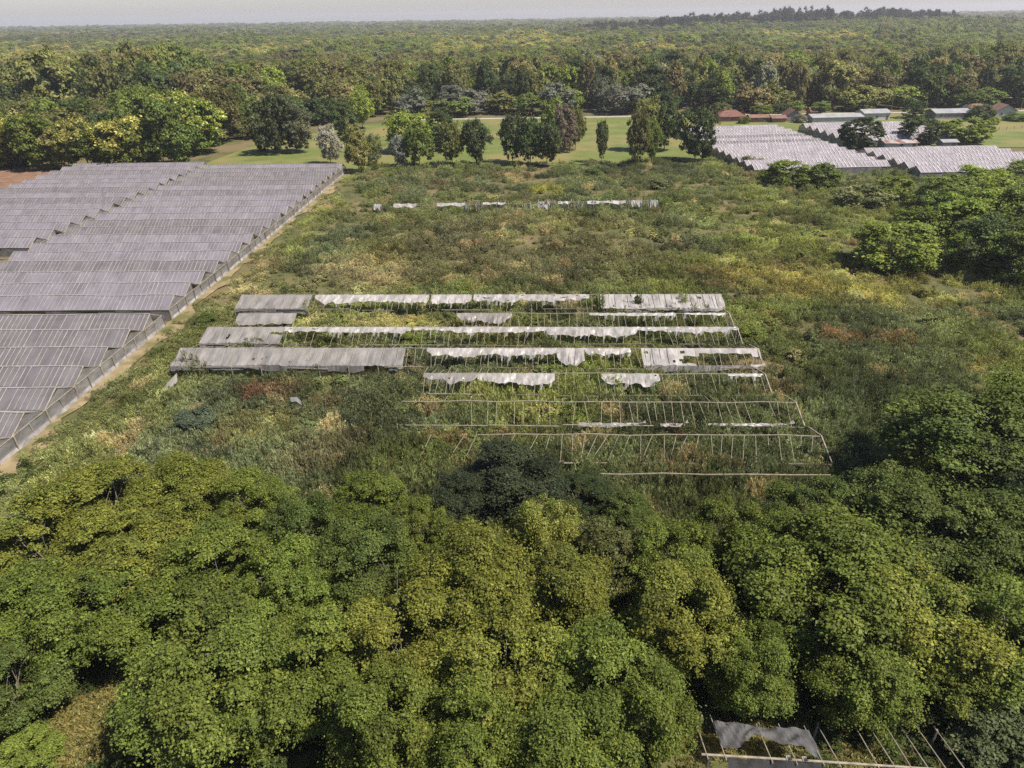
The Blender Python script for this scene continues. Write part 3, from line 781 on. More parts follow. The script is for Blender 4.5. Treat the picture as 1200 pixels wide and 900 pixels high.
ruin_row('collapsed span with a long grey plastic roof on the left, torn white drapes right', Y, U(208, Y), U(884, Y), ZR, [(U(478, Y), U(886, Y))], [
    (U(205, Y), U(290, Y), 1.0, 'film_old', dict(scallop=0.04)), (U(290, Y), U(475, Y), 0.98, 'film_old', dict(scallop=0.08)), (U(500, Y), U(655, Y), 0.4, 'film_white', dict(scallop=0.6)),
    (U(652, Y), U(684, Y), 0.98, 'film_white', dict(scallop=0.25, drop=0.2)), (U(684, Y), U(738, Y), 0.3, 'film_white', dict(scallop=0.3)),
    (U(750, Y), U(886, Y), 0.97, 'film_white', dict(scallop=0.1, hole=(U(843, Y), 0.62, 6.2, 0.34)))])
Y = YS[4]
ruin_row('collapsed greenhouse span with two torn white strips hanging among bare rafters', Y, U(496, Y), U(893, Y), ZR-0.05, [(U(498, Y), U(894, Y))], [
    (U(496, Y), U(560, Y), 0.35, 'film_old', dict(scallop=0.7)), (U(560, Y), U(650, Y), 0.45, 'film_white', dict(scallop=0.5)), (U(704, Y), U(771, Y), 0.55, 'film_white', dict(scallop=0.2)),
    (U(850, Y), U(890, Y), 0.13, 'film_white', dict(scallop=0.3))])
Y = YS[5]
ruin_row('bare greenhouse span of regular upright rafters without film, third pole line from the front', Y, U(470, Y), U(928, Y), ZR, [(U(552, Y), U(929, Y))], [
    (U(676, Y), U(752, Y), 1.06, 'film_old', dict(top=0.92, scallop=0.12)), (U(768, Y), U(800, Y), 1.05, 'film_old', dict(top=0.93, scallop=0.12)), (U(822, Y), U(918, Y), 1.05, 'film_old', dict(top=0.92, scallop=0.12))])
Y = YS[6]
ruin_row('bare greenhouse span whose rafters lean left, with splayed sticks at its left end', Y, U(560, Y), U(957, Y), ZR, [(U(505, Y), U(575, Y)), (U(590, Y), U(956, Y))], [], lean=-0.35, back=False, dens=1.3)
Y = YS[7]
ruin_row('single long pale pole above tall weeds, nearest remnant of the collapsed greenhouse', Y, U(680, Y), U(968, Y), 3.0, [], [], gutter=False, back=False, ends=False, posts=True)

# loose pieces of the derelict greenhouse
def bent_film(label, pts, w, mat, name='torn_film'):
    mb = MB(); rr = random.Random(int(pts[0][0]*100))
    for i in range(len(pts)-1):
        a, b = Vector(pts[i]), Vector(pts[i+1])
        mb.quad(a, b, b+Vector((rr.uniform(-.2, .2), -w*0.5, -w)), a+Vector((rr.uniform(-.2, .2), -w*0.5, -w)))
    o = mb.build(name, M[mat]); tag(o, label, 'plastic sheet'); return o
def P3(u, v, z): return (*G(u, v, z), z)
bent_film('white plastic flap hanging off the left corner post of the collapsed greenhouse', [P3(207, 437, 2.2), P3(198, 447, 2.0), P3(188, 458, 1.6)], 1.1, 'film_white')
bent_film('small white plastic flap on a crooked corner post furthest left in the weeds', [P3(158, 471, 1.9), P3(163, 480, 1.7), P3(169, 487, 1.2)], 0.8, 'film_white')
bent_film('white rag of plastic caught in the red-brown weeds', [P3(340, 466, 2.2), P3(348, 465, 2.4), P3(353, 470, 2.0)], 0.5, 'film_white')

# collapsed far row
root = empty('collapsed_greenhouse_row', (0, 178.5, 0)); tag(root, 'far collapsed greenhouse row with white rags and leaning grey stakes in the weeds', 'greenhouse')
rr = random.Random(5)
for i in range(98):
    x = -12+i*0.52+rr.uniform(-0.2, 0.2)
    if x > 38: break
    mb = MB(); l = rr.uniform(-0.7, 0.7); mb.bar((x, rr.uniform(-.4, .4), 0), (x+l, rr.uniform(-.8, .5), rr.uniform(2.3, 3.5)), 0.15); mb.build('stake', M['batten'] if rr.random() < 0.6 else M['wood'], root)
mb = MB(); mb.bar((-30, 0, 2.3), (4, 0, 2.5), 0.1); mb.bar((4, 0, 2.5), (37, 0, 2.8), 0.12); mb.build('rail', M['wood'], root)
for (u0, u1, dz) in ((438, 447, 1.6), (461, 488, 1.0), (512, 545, 0.8), (566, 592, 0.5), (630, 644, 2.0), (654, 668, 0.6), (688, 733, 0.8), (740, 752, 1.7), (762, 771, 2.6)):
    a, b = U(u0, 178.5), U(u1, 178.5); n = 6; mb = MB()
    for i in range(n):
        x0, x1 = a+(b-a)*i/n, a+(b-a)*(i+1)/n
        z0, z1 = 2.9+0.12*math.sin(i*2.1), 2.9+0.12*math.sin(i*2.1+2.1)
        d0, d1 = dz*(0.7+0.3*math.sin(i*1.7)), dz*(0.7+0.3*math.sin(i*1.7+1.7))
        mb.quad((x0, -0.1, z0), (x1, -0.1, z1), (x1, -0.8, z1-d1), (x0, -0.8, z0-d0))
    mb.build('film', M['film_white'], root)

# ------------------------------------------------------------------ shade frame at the bottom right
def shade_house():
    root = empty('shade_frame', (12, 28, 0)); tag(root, 'pole frame with torn grey shade cloth at the bottom right, under the tree edge', 'shade structure')
    O = Vector((12, 28, 0))
    def L3(u, v, z): return Vector(P3(u, v, z))-O
    zb = 2.5
    a, b = L3(822, 884, zb), L3(1150, 905, zb)
    mb = MB(); mid = a.lerp(b, 0.45)+Vector((0, 0, 0.05)); mb.tube([a, mid, b], [0.085, 0.08, 0.07], 8); mb.build('beam', M['wood'], root)
    d = L3(1077, 846, zb)-L3(1108, 898, zb)
    tops = []
    for u in (828, 850, 905, 934, 966, 985, 1030, 1050, 1069, 1089, 1110, 1132):
        t = (u-822)/(1150-822); p = a.lerp(b, t)
        l = random.uniform(0.9, 1.15)
        q = p+d*l+Vector((0, 0, -0.35+random.uniform(-0.15, 0.1)))
        mb = MB(); mb.tube([p-d*0.12+Vector((0, 0, 0.1)), p.lerp(q, 0.5)+Vector((0, 0, 0.04)), q], [0.04, 0.036, 0.03], 6); mb.build('rafter', M['wood'], root)
        tops.append((p, q))
    for t in (0.03, 0.36, 0.68, 0.97):
        p = a.lerp(b, t); mb = MB(); mb.bar((p.x, p.y, -0.2), (p.x, p.y, zb), 0.13); mb.build('post', M['wood_dark'], root)
    for t in (0.05, 0.5, 0.95):
        p = a.lerp(b, t)+d; mb = MB(); mb.bar((p.x, p.y, -0.2), (p.x, p.y, zb-0.35), 0.12); mb.build('post', M['wood_dark'], root)
    # upper cloth with a torn lower edge, and the cloth in front of the beam
    mb = MB(); n, m = 26, 10; rr = random.Random(3)
    A, B = L3(836, 845, zb-0.2), L3(948, 856, zb-0.2)
    nodes = []
    for i in range(n+1):
        t = i/n; tp = A.lerp(B, t)+Vector((0, 0, 0.12*math.sin(t*9)+0.06*math.sin(t*31)))
        dep = 1.75+0.35*math.sin(t*5+1)-1.0*max(0, math.sin(t*math.pi*1.7-0.6))**2+rr.uniform(-0.05, 0.05)+0.5*(t > 0.85)
        nodes.append([tp-d.normalized()*dep*j/m+Vector((0, 0, 0.02*j-0.05*math.sin(j*0.8+t*14)+0.05*math.sin(t*40+j)+rr.uniform(-.015, .015))) for j in range(m+1)])
    for i in range(n):
        for j in range(m): mb.quad(nodes[i][j], nodes[i][j+1], nodes[i+1][j+1], nodes[i+1][j])
    mb.build('shade_cloth', M['shade'], root, smooth=True)
    mb = MB(); A, B = a.lerp(b, 0.09), a.lerp(b, 0.43)
    nodes = []
    for i in range(n+1):
        t = i/n; tp = A.lerp(B, t)+Vector((0, 0, 0.0))
        nodes.append([tp-d.normalized()*(0.12+2.2*j/m)+Vector((0, 0, -0.55*j/m+0.04*math.sin(t*22+j)+rr.uniform(-.015, .015))) for j in range(m+1)])
    for i in range(n):
        for j in range(m): mb.quad(nodes[i][j], nodes[i][j+1], nodes[i+1][j+1], nodes[i+1][j])
    o = mb.build('shade_cloth', M['shade_dark'], root, smooth=True); o['label'] = 'blackish cloth on the near side of the beam'
    for u in (925, 944):
        p = a.lerp(b, (u-822)/(1150-822)); mb = MB()
        for k in range(4):
            mb.quad(p+Vector((-.1+k*.07, -.1, .1)), p+Vector((.0+k*.07, -.1, .12)), p+Vector((.05+k*.05, .1-.3*(k % 2), .32)), p+Vector((-.12+k*.06, .12, .28)))
        mb.build('film_rag', M['film_white'], root)
    return root
shade_house()

# ------------------------------------------------------------------ foreground woodland: (u, v) of the crown's middle in the photo, crown width (m), height (m)
def fg(u, v, wpx, h, key, tint, label, cat='tree', group=None, flower=False, name='tree', zc=None, variant=None):
    zc = h*0.62 if zc is None else zc
    x, y = G(u, v, zc)
    dist = math.sqrt(x*x+y*y+(CAM_H-zc)**2)
    w = wpx/FPX*dist*0.8
    return tree(x, y, w, h, key, tint, label, name, cat, group, flower, variant=variant, var=0.06)
WOOD = [
 (128, 585, 150, 8.0, 'broad', 'lime', 'wide yellow-green tree at the back of the wood, nearest the dirt path'),
 (215, 578, 120, 7.5, 'broad', 'lime', 'yellow-green tree beside the weeds, second along the back of the wood from the left'),
 (45, 635, 150, 8.5, 'broad', 'lime', 'yellow-green tree at the left edge below the path, touching the frame'),
 (300, 590, 105, 7.0, 'broad', 'green', 'mid-green tree along the weed edge left of the dark narrow one'),
 (352, 622, 100, 8.5, 'broad', 'mid', 'darker narrow tree rising among yellow-green crowns below the red-brown weeds'),
 (430, 590, 115, 7.0, 'broad', 'green', 'rounded green tree along the weed edge left of the blackish trees'),
 (150, 650, 150, 8.0, 'broad', 'lime', 'sunlit crown with bare pale twigs behind the large left hollow'),
 (250, 665, 150, 8.0, 'broad', 'green', 'green crown in the left middle of the wood between two dark hollows'),
 (20, 725, 130, 8.0, 'broad', 'green', 'green crown cut by the left edge above the deep shadow hollow'),
 (118, 715, 145, 8.5, 'broad', 'green', 'broad layered crown overhanging the small grass clearing'),
 (335, 690, 125, 8.5, 'broad', 'green', 'crown left of centre under the darker narrow tree'),
 (425, 655, 130, 8.5, 'broad', 'mid', 'dusky green crown just left of the tall yellow-green central tree'),
 (250, 790, 190, 9.0, 'broad', 'bright', 'largest bright green crown near the bottom left, right of the clearing'),
 (345, 790, 170, 9.0, 'broad', 'green', 'bright crown touching the largest bottom left crown on its right'),
 (12, 800, 110, 6.5, 'broad', 'mid', 'dark green crown on the left edge beside the clearing'),
 (555, 690, 170, 10.5, 'broad', 'lime', 'tall yellow-green tree in the centre of the wood below the blackish trees'),
 (655, 690, 140, 9.5, 'broad', 'yellow', 'tall yellowish tree right of the central tree, below the cream-flowered one'),
 (478, 750, 150, 9.0, 'broad', 'lime', 'yellow-green crown lower left of the central tall tree'),
 (585, 790, 170, 9.5, 'broad', 'lime', 'large leafy crown below the central tall tree'),
 (455, 850, 160, 9.0, 'broad', 'green', 'green crown at the bottom edge left of centre'),
 (560, 880, 150, 9.0, 'broad', 'green', 'green crown at the bottom edge in the middle'),
 (700, 800, 170, 9.5, 'broad', 'green', 'large crown right of centre in the lower wood'),
 (660, 885, 160, 8.5, 'broad', 'green', 'crown at the bottom edge just right of the middle'),
 (640, 622, 95, 9.0, 'broad', 'lime', 'tree topped with cream-yellow blossom in front of the blackish trees'),
 (712, 655, 120, 9.0, 'loose', (0.1, 0.108, 0.036), 'thin-leaved tree with bare grey limbs showing, right of the cream-flowered tree'),
 (780, 660, 120, 9.0, 'broad', 'green', 'rounded green tree right of the thin-leaved tree'),
 (800, 725, 160, 9.5, 'broad', 'lime', 'broad yellow-green crown above the torn shade cloth'),
 (755, 830, 120, 8.5, 'broad', 'green', 'crown left of the torn shade cloth at the bottom'),
 (838, 625, 80, 8.0, 'broad', 'bright', 'bright fresh-green small crown at the weed edge right of centre'),
 (905, 645, 110, 8.5, 'broad', 'green', 'crown with a few cream blossoms at the weed edge right of centre'),
 (985, 690, 230, 11.0, 'broad', 'green', 'largest crown on the right, above the rafters of the shade frame'),
 (1075, 720, 170, 10.0, 'broad', 'lime', 'yellow-green crown right of the largest right-hand crown'),
 (1012, 788, 125, 7.5, 'broad', 'green', 'lower crown leaning over the shade frame rafters'),
 (882, 782, 105, 7.0, 'broad', 'green', 'small crown beside the black hollow above the shade cloth'),
 (1085, 630, 160, 9.5, 'broad', 'mid', 'green crown below the dark tree group at the right edge'),
 (1165, 640, 140, 9.5, 'broad', 'mid', 'crown on the right edge below the dark tree group'),
 (1170, 745, 140, 9.0, 'broad', 'green', 'crown on the right edge at mid-height of the wood'),
 (1110, 775, 110, 7.0, 'broad', 'green', 'low crown right of the last shade frame rafter'),
 (950, 605, 110, 8.0, 'broad', 'mid', 'green crown at the weed edge in the shade of the right tree group'),
 (1140, 520, 190, 12.0, 'broad', 'mid', 'tall dark tree heading the group on the right edge above the wood'),
 (1195, 500, 130, 12.0, 'broad', 'green', 'tall tree cut by the right edge behind the dark group'),
 (1050, 590, 130, 9.0, 'loose', 'mid', 'ragged tree with drooping sprays casting shade on the weeds'),
 (1190, 580, 130, 9.5, 'broad', 'dark', 'dark crown cut by the right edge between the tall and lower trees'),
 (592, 560, 150, 7.0, 'broad', 'blue', 'blackish-green dense tree at the middle of the weed edge'),
 (540, 585, 90, 5.5, 'broad', 'blue', 'lower blackish tree joined to the left side of the dense dark tree'),
 (680, 580, 100, 5.0, 'broad', 'dark', 'low dark green tree joined to the right side of the dense dark tree'),
 (490, 620, 90, 7.0, 'broad', 'green', 'green tree left of the low blackish tree'),
 (740, 610, 80, 5.5, 'broad', 'mid', 'small tree at the weed edge right of the low dark green tree'),
]
for i, (u, v, w, h, key, t, lab) in enumerate(WOOD):
    fl = 'blossom' in lab and 'cream-yellow' in lab
    fg(u, v, w, h, key, t, lab, group=None, flower=(0.3, 0.29, 0.09) if fl else False, variant=i*5+i//6)
SH = [
 (1165, 850, 110, 3.6, (0.058, 0.074, 0.032), 'grey-green willowy bush in the bottom right corner'),
 (1190, 790, 80, 3.0, 'olive', 'olive bush on the right edge above the corner bush'),
 (30, 885, 70, 2.0, 'green', 'low green bush at the bottom left corner below the clearing'),
 (230, 495, 62, 2.6, (0.075, 0.095, 0.06), 'grey-green feathery bush in the weeds left of the red-brown patch'),
 (175, 530, 40, 2.0, (0.07, 0.085, 0.05), 'small grey-green bush between the wood and the crooked corner post'),
 (482, 402, 34, 2.6, 'bright', 'bright green bush growing through the greenhouse rafters'),
 (880, 392, 40, 2.4, 'bright', 'bright green bush against the right end frames of the collapsed greenhouse'),
 (1050, 288, 96, 8.6, 'green', 'large rounded green bush alone in the yellow weeds'),
 (1122, 298, 46, 6.8, 'green', 'upright bush between the rounded bush and the dark thicket'),
 (1010, 230, 56, 5.0, 'pale', 'pale grey-green bush below the stepped greenhouse corner'),
 (925, 204, 56, 6.5, 'green', 'dark leafy bush in front of the pale greenhouse near its left corner'),
 (965, 207, 48, 6.0, 'mid', 'bush in front of the pale greenhouse, right of the dark leafy bush'),
 (1045, 222, 46, 6.5, 'green', 'green bush beside the pale grey-green bush, below the greenhouse corner'),
 (880, 190, 24, 3.6, 'pale', 'small light bush at the left front corner of the pale greenhouse'),
 (240, 375, 26, 1.8, 'mid', 'small dark bush in the weeds beside the dirt path bend'),
 (770, 215, 30, 2.4, 'pale', 'light bush in the weeds below the right lawn trees'),
 (695, 203, 22, 2.6, 'mid', 'small bush at the lawn edge under the slim lone tree'),
 (1085, 262, 56, 7.0, 'green', 'bush at the thicket edge above the rounded bush'),
]
for i, (u, v, w, h, t, lab) in enumerate(SH):
    fg(u, v, w, h, 'thicket' if v > 280 or w > 80 else 'shrub', bright(t, 1.65 if 280 < v < 310 else 1.25), lab, cat='bush', name='bush', zc=h*0.5, variant=i)
THICK = [(1110, 225, 60, 8.6, 'mid'), (1150, 215, 60, 9.1, 'green'), (1190, 212, 60, 9.1, 'mid'), (1125, 250, 60, 9.1, 'green'), (1165, 245, 64, 10.1, 'green'), (1198, 250, 64, 10.1, 'mid'),
         (1160, 280, 70, 10.1, 'dark'), (1195, 290, 74, 10.1, 'mid')]
TL = ['thicket tree at the left front of the dark thicket, below the greenhouse', 'bright-topped thicket tree just below the greenhouse front', 'thicket tree at the right edge under the greenhouse front', 'thicket tree overhanging the shade above the upright bush',
      'middle tree of the dark thicket on the right', 'thicket tree cut by the right edge at its middle', 'darkest thicket tree nearest the upright bush', 'lowest thicket tree, cut by the right edge above the yellow weeds']
for i, (u, v, w, h, t) in enumerate(THICK):
    fg(u, v, w*1.2, h, 'thicket', bright(t, 1.6), TL[i], group='trees of the right-hand thicket', variant=i)

# ------------------------------------------------------------------ trees standing on the lawn: (u, v) of the foot
def foot(u, v, top, wpx, key, tint, label, cat='tree', group=None, flower=False, name='tree', variant=None):
    x, y = G(u, v)
    d = math.sqrt(x*x+y*y+CAM_H*CAM_H)
    h = (v-top)/FPX*d*1.0
    return tree(x, y, wpx/FPX*d*(0.9 if key != 'ball' else 1.0), h*0.9, key, tint, label, name, cat, group, flower, variant=variant)
LAWN = [
 (328, 181, 101, 62, 'conifer', (0.05, 0.055, 0.024), 'tall dark shaggy tree at the mouth of the grass corridor'),
 (352, 180, 128, 42, 'mid', (0.075, 0.07, 0.04), 'brownish low tree leaning on the tall dark shaggy tree'),
 (309, 178, 155, 20, 'shrub', 'dark', 'low dark shrub at the left foot of the tall shaggy tree'),
 (388, 194, 149, 36, 'mid', 'silver', 'silver-grey round tree at the far corner of the left greenhouse'),
 (421, 203, 150, 40, 'mid', 'olive', 'olive tree beside the far end of the dirt path'),
 (440, 195, 155, 24, 'mid', 'pale', 'thin olive tree between the path end and the small silver tree'),
 (425, 152, 108, 40, 'poplar', 'green', 'green tree at the back of the lawn right of the white-barked row'),
 (405, 165, 120, 36, 'mid', 'dark', 'dark tree behind the silver-grey round tree'),
 (470, 197, 160, 30, 'mid', (0.15, 0.16, 0.14), 'small silvery tree at the front edge of the lawn'),
 (492, 197, 145, 46, 'mid', 'mid', 'rounded green tree next to the small silvery tree'),
 (480, 180, 130, 66, 'mid', 'bright', 'bright green wide tree behind the rounded pair'),
 (515, 178, 131, 44, 'mid', 'dark', 'dark tree right of the bright green wide tree'),
 (530, 196, 143, 40, 'poplar', 'olive', 'olive-green oval tree left of the dark oval tree on the lawn front'),
 (558, 195, 138, 46, 'poplar', (0.045, 0.058, 0.025), 'dark oval tree alone left of the empty lawn strip'),
 (601, 193, 135, 44, 'poplar', (0.05, 0.064, 0.028), 'dark oval tree right of the empty lawn strip, first of a clump of three'),
 (621, 196, 138, 38, 'poplar', (0.06, 0.08, 0.03), 'middle tree of the clump of three on the lawn front'),
 (640, 196, 141, 40, 'poplar', (0.05, 0.066, 0.028), 'right tree of the clump of three on the lawn front'),
 (661, 180, 126, 34, 'mid', (0.12, 0.1, 0.08), 'pinkish-grey tree behind the clump of three'),
 (674, 177, 128, 30, 'poplar', 'olive', 'slender olive tree left of the open lawn'),
 (650, 172, 118, 44, 'mid', 'mid', 'green tree behind the pinkish-grey tree'),
 (705, 192, 142, 19, 'poplar', (0.055, 0.07, 0.03), 'slim lone young tree in the open lawn'),
 (746, 197, 128, 34, 'poplar', (0.085, 0.085, 0.035), 'light olive thin tree left in the right lawn clump'),
 (763, 194, 140, 26, 'poplar', 'mid', 'grey-green thin tree in the middle of the right lawn clump'),
 (757, 178, 118, 44, 'mid', 'olive', 'olive tree at the back of the right lawn clump'),
 (778, 178, 124, 40, 'mid', 'dark', 'dark tree in the right lawn clump'),
 (814, 190, 127, 54, 'mid', (0.042, 0.058, 0.022), 'big dark green tree at the lawn corner left of the pale greenhouse'),
 (1006, 174, 140, 51, 'ball', (0.034, 0.045, 0.02), 'dark round tree standing among the pale greenhouse roofs'),
 (1075, 169, 139, 49, 'ball', (0.04, 0.055, 0.02), 'dark round tree right of the rust-streaked shed'),
 (1127, 168, 142, 58, 'ball', 'green', 'bright spreading tree behind the stepped greenhouse'),
 (1067, 140, 118, 26, 'shrub', 'dark', 'dark bush by the road right of the far sheds'),
 (1148, 141, 126, 32, 'shrub', 'dark', 'dark bush between the grey bungalow and the white-walled house'),
 (1163, 147, 139, 14, 'shrub', 'green', 'small round bush on the grass before the white-walled house'),
 (1190, 143, 134, 24, 'shrub', 'mid', 'bush below the white-walled house at the right edge'),
 (872, 146, 137, 15, 'shrub', 'green', 'small green bush between the red house and the brown outbuilding'),
 (893, 135, 124, 30, 'mid', 'green', 'green tree behind the brown outbuilding'),
 (912, 134, 122, 24, 'mid', 'dark', 'dark tree behind the gabled cottage roof'),
 (930, 134, 120, 28, 'mid', 'mid', 'tree behind the gabled cottage and the far greenhouse'),
 (846, 137, 122, 26, 'mid', 'olive', 'olive tree behind the red hip-roofed house'),
 (960, 136, 121, 26, 'mid', 'mid', 'tree half hiding the small red-roofed house'),
 (937, 145, 135, 18, 'shrub', 'grey', 'grey bush against the gabled end of the far greenhouse'),
]
for i, (u, v, tp, w, key, t, lab) in enumerate(LAWN):
    isb = key == 'shrub'
    foot(u, v-1, tp+(v-tp)*0.06, w*0.76, key, bright(t), lab, cat='bush' if isb and 'bush' in lab or 'shrub' in lab else 'tree', name='bush' if isb and 'bush' in lab or 'shrub' in lab else 'tree', variant=i)
# left belt beyond the greenhouse
BELT = [
 (18, 196, 150, 56, 'mid', 'yellow', True, 'yellow-blossomed tree at the left edge beyond the greenhouses'),
 (52, 198, 150, 48, 'mid', 'green', False, 'green tree right of the left-edge blossomed tree'),
 (82, 199, 158, 36, 'mid', 'yellow', (0.34, 0.28, 0.12), 'small tree with orange-cream blossom in the belt beyond the greenhouse'),
 (105, 198, 152, 44, 'mid', 'yellow', (0.33, 0.3, 0.1), 'tree with sparse yellow blossom left of the brightest blossomed tree'),
 (158, 197, 148, 62, 'mid', 'yellow', (0.42, 0.375, 0.11), 'brightest yellow-blossomed round tree behind the greenhouse end'),
 (128, 197, 155, 48, 'mid', 'green', False, 'green tree between the blossomed trees of the belt'),
 (202, 195, 132, 58, 'mid', 'mid', False, 'tall dark tree right of the brightest blossomed tree'),
 (238, 180, 126, 56, 'mid', 'green', (0.33, 0.34, 0.085), 'green tree crowned with lime-yellow blossom at the corridor edge'),
 (215, 170, 120, 54, 'mid', 'bright', (0.31, 0.33, 0.085), 'lime-blossomed tree behind the tall dark belt tree'),
 (172, 165, 112, 60, 'mid', 'bright', False, 'bright green tree at the back of the belt'),
 (262, 166, 112, 44, 'poplar', 'olive', False, 'olive tree with a bare pale trunk beside the grass corridor'),
 (285, 155, 110, 36, 'mid', 'mid', False, 'tree narrowing the far end of the grass corridor'),
 (20, 190, 178, 60, 'shrub', 'grey', False, 'low grey-green shrub above the bare soil'),
 (70, 170, 138, 66, 'mid', 'olive', False, 'olive tree behind the green tree of the left belt'),
 (25, 165, 130, 60, 'mid', 'olive', False, 'olive tree at the left edge behind the blossomed tree'),
 (115, 165, 128, 66, 'mid', 'mid', False, 'leafy tree behind the sparse yellow blossom'),
]
for i, (u, v, tp, w, key, t, fl, lab) in enumerate(BELT):
    foot(u, v, tp, w*0.92, key, bright(t, 1.05), lab, cat='bush' if key == 'shrub' else 'tree', name='bush' if key == 'shrub' else 'tree', flower=fl, variant=i+1)

# ------------------------------------------------------------------ forest
def edge(x):
    """front edge of the wood (depth) for each x"""
    return np.interp(x, [-900, -330, -210, -160, -128, -112, -96, -70, -40, -20, 0, 330, 900], [250, 256, 258, 262, 280, 312, 345, 366, 375, 377, 377, 377, 380])

def forest_points(y0, y1, spacing, rng, half=0.86):
    pts = []
    y = y0
    while y < y1:
        xm = half*y+40
        xs = np.arange(-xm, xm, spacing)+rng.uniform(0, spacing)
        xs = xs+rng.uniform(-0.38, 0.38, len(xs))*spacing
        yy = y+rng.uniform(-0.38, 0.38, len(xs))*spacing
        pts.append(np.stack([xs, yy], 1)); y += spacing*0.92
    return np.concatenate(pts)

PAL = np.array([TINT['mid'], TINT['green'], TINT['olive'], TINT['brown'], TINT['dark'], TINT['bright'], TINT['grey']])
def forest_tint(x, y, rng):
    n = len(x)
    a, b, c = vnoise(x, y*0.6, 60, 1), vnoise(x, y*0.6, 150, 2), vnoise(x, y*0.5, 420, 4)
    w = np.stack([0.5+0*a, 0.25+1.6*np.clip(b-0.5, 0, 1), 0.45+0.6*a, 1.6*np.clip(0.55-b, 0, 1)+0.1, 0.25+0.9*np.clip(a-0.55, 0, 1), 0.12+2.0*np.clip(c-0.58, 0, 1), 0.06+0*a], 1)
    near = np.clip((860-y)/200, 0, 1); bandb = np.clip(1-np.abs(y-1150)/420, 0, 1)                       # brownish tall trees make up the front of the wood
    w[:, 3] += near*0.9; w[:, 2] += near*0.5; w[:, 5] = w[:, 5]*(1-near*0.6)+bandb*1.8; w[:, 6] += np.clip((y-1500)/1000, 0, 1)*1.2; w[:, 4] += (y < 430)*0.5
    w /= w.sum(1, keepdims=True); cs = w.cumsum(1); k = (rng.random((n, 1)) > cs).sum(1).clip(0, 6)
    t = PAL[k]*1.42*(1+rng.normal(scale=0.16, size=(n, 1)))
    return np.clip(t, 0.008, 0.4), k

rng = np.random.default_rng(77)
FP = forest_points(240, 760, 13.6, rng)
FP = FP[FP[:, 1] > edge(FP[:, 0])+2]
depth = FP[:, 1]-edge(FP[:, 0])
infr = np.abs(FP[:, 0]) < 0.78*FP[:, 1]+12
order = np.argsort(np.where(infr, np.where(FP[:, 0] < -100, depth*0.8, depth), 1e9))
NEARN = 292
near_i, far_i = order[:NEARN], order[NEARN:]
names = {0: 'mid-green', 1: 'green', 2: 'olive', 3: 'brownish', 4: 'dark green', 5: 'bright green', 6: 'grey-green'}
ti, kk = forest_tint(FP[near_i, 0], FP[near_i, 1], rng)
for j, (x, y) in enumerate(FP[near_i]):
    d = depth[near_i[j]]
    front = d < 16 and -60 < x < 200
    silver = front and x < 75 and rng.random() < 0.42
    flower = (x < -100 and rng.random() < 0.22) or (front and x > 150 and rng.random() < 0.5)
    t = tuple(ti[j]); nm = names[int(kk[j])]
    key = 'gum' if (rng.random() < 0.4 and d > 14) else 'forest'
    h = rng.uniform(8, 11) if d < 14 else (rng.uniform(17, 24) if key == 'gum' else rng.uniform(13, 20))
    if x < -95: h *= 0.72
    w = rng.uniform(12, 17)*(0.75 if key == 'gum' else 1.0)
    where = 'beyond the left greenhouses' if x < -95 else ('behind the lawn' if x < 85 else 'beyond the road')
    row = 'front row' if d < 15 else ('second row' if d < 40 else 'depth')
    if silver: nm, t = 'silver-leaved', tuple(np.array(TINT['silver'])*np.array([0.62, 0.66, 0.62])*rng.uniform(0.8, 1.15)); h = rng.uniform(11, 14); key = 'forest'
    if flower: key = 'forest'
    lab = f"{nm} {'tall ' if key == 'gum' else ''}tree {'with yellow blossom ' if flower else ''}in {row} of the wood {where}"
    tree(x, y, w, h, key, t, lab, 'forest_tree', 'tree', f"{nm} {'tall ' if key == 'gum' else ''}{'blossoming ' if flower else ''}trees, {row} of the wood {where}", flower=(0.3, 0.29, 0.1) if flower else False, var=0.05)

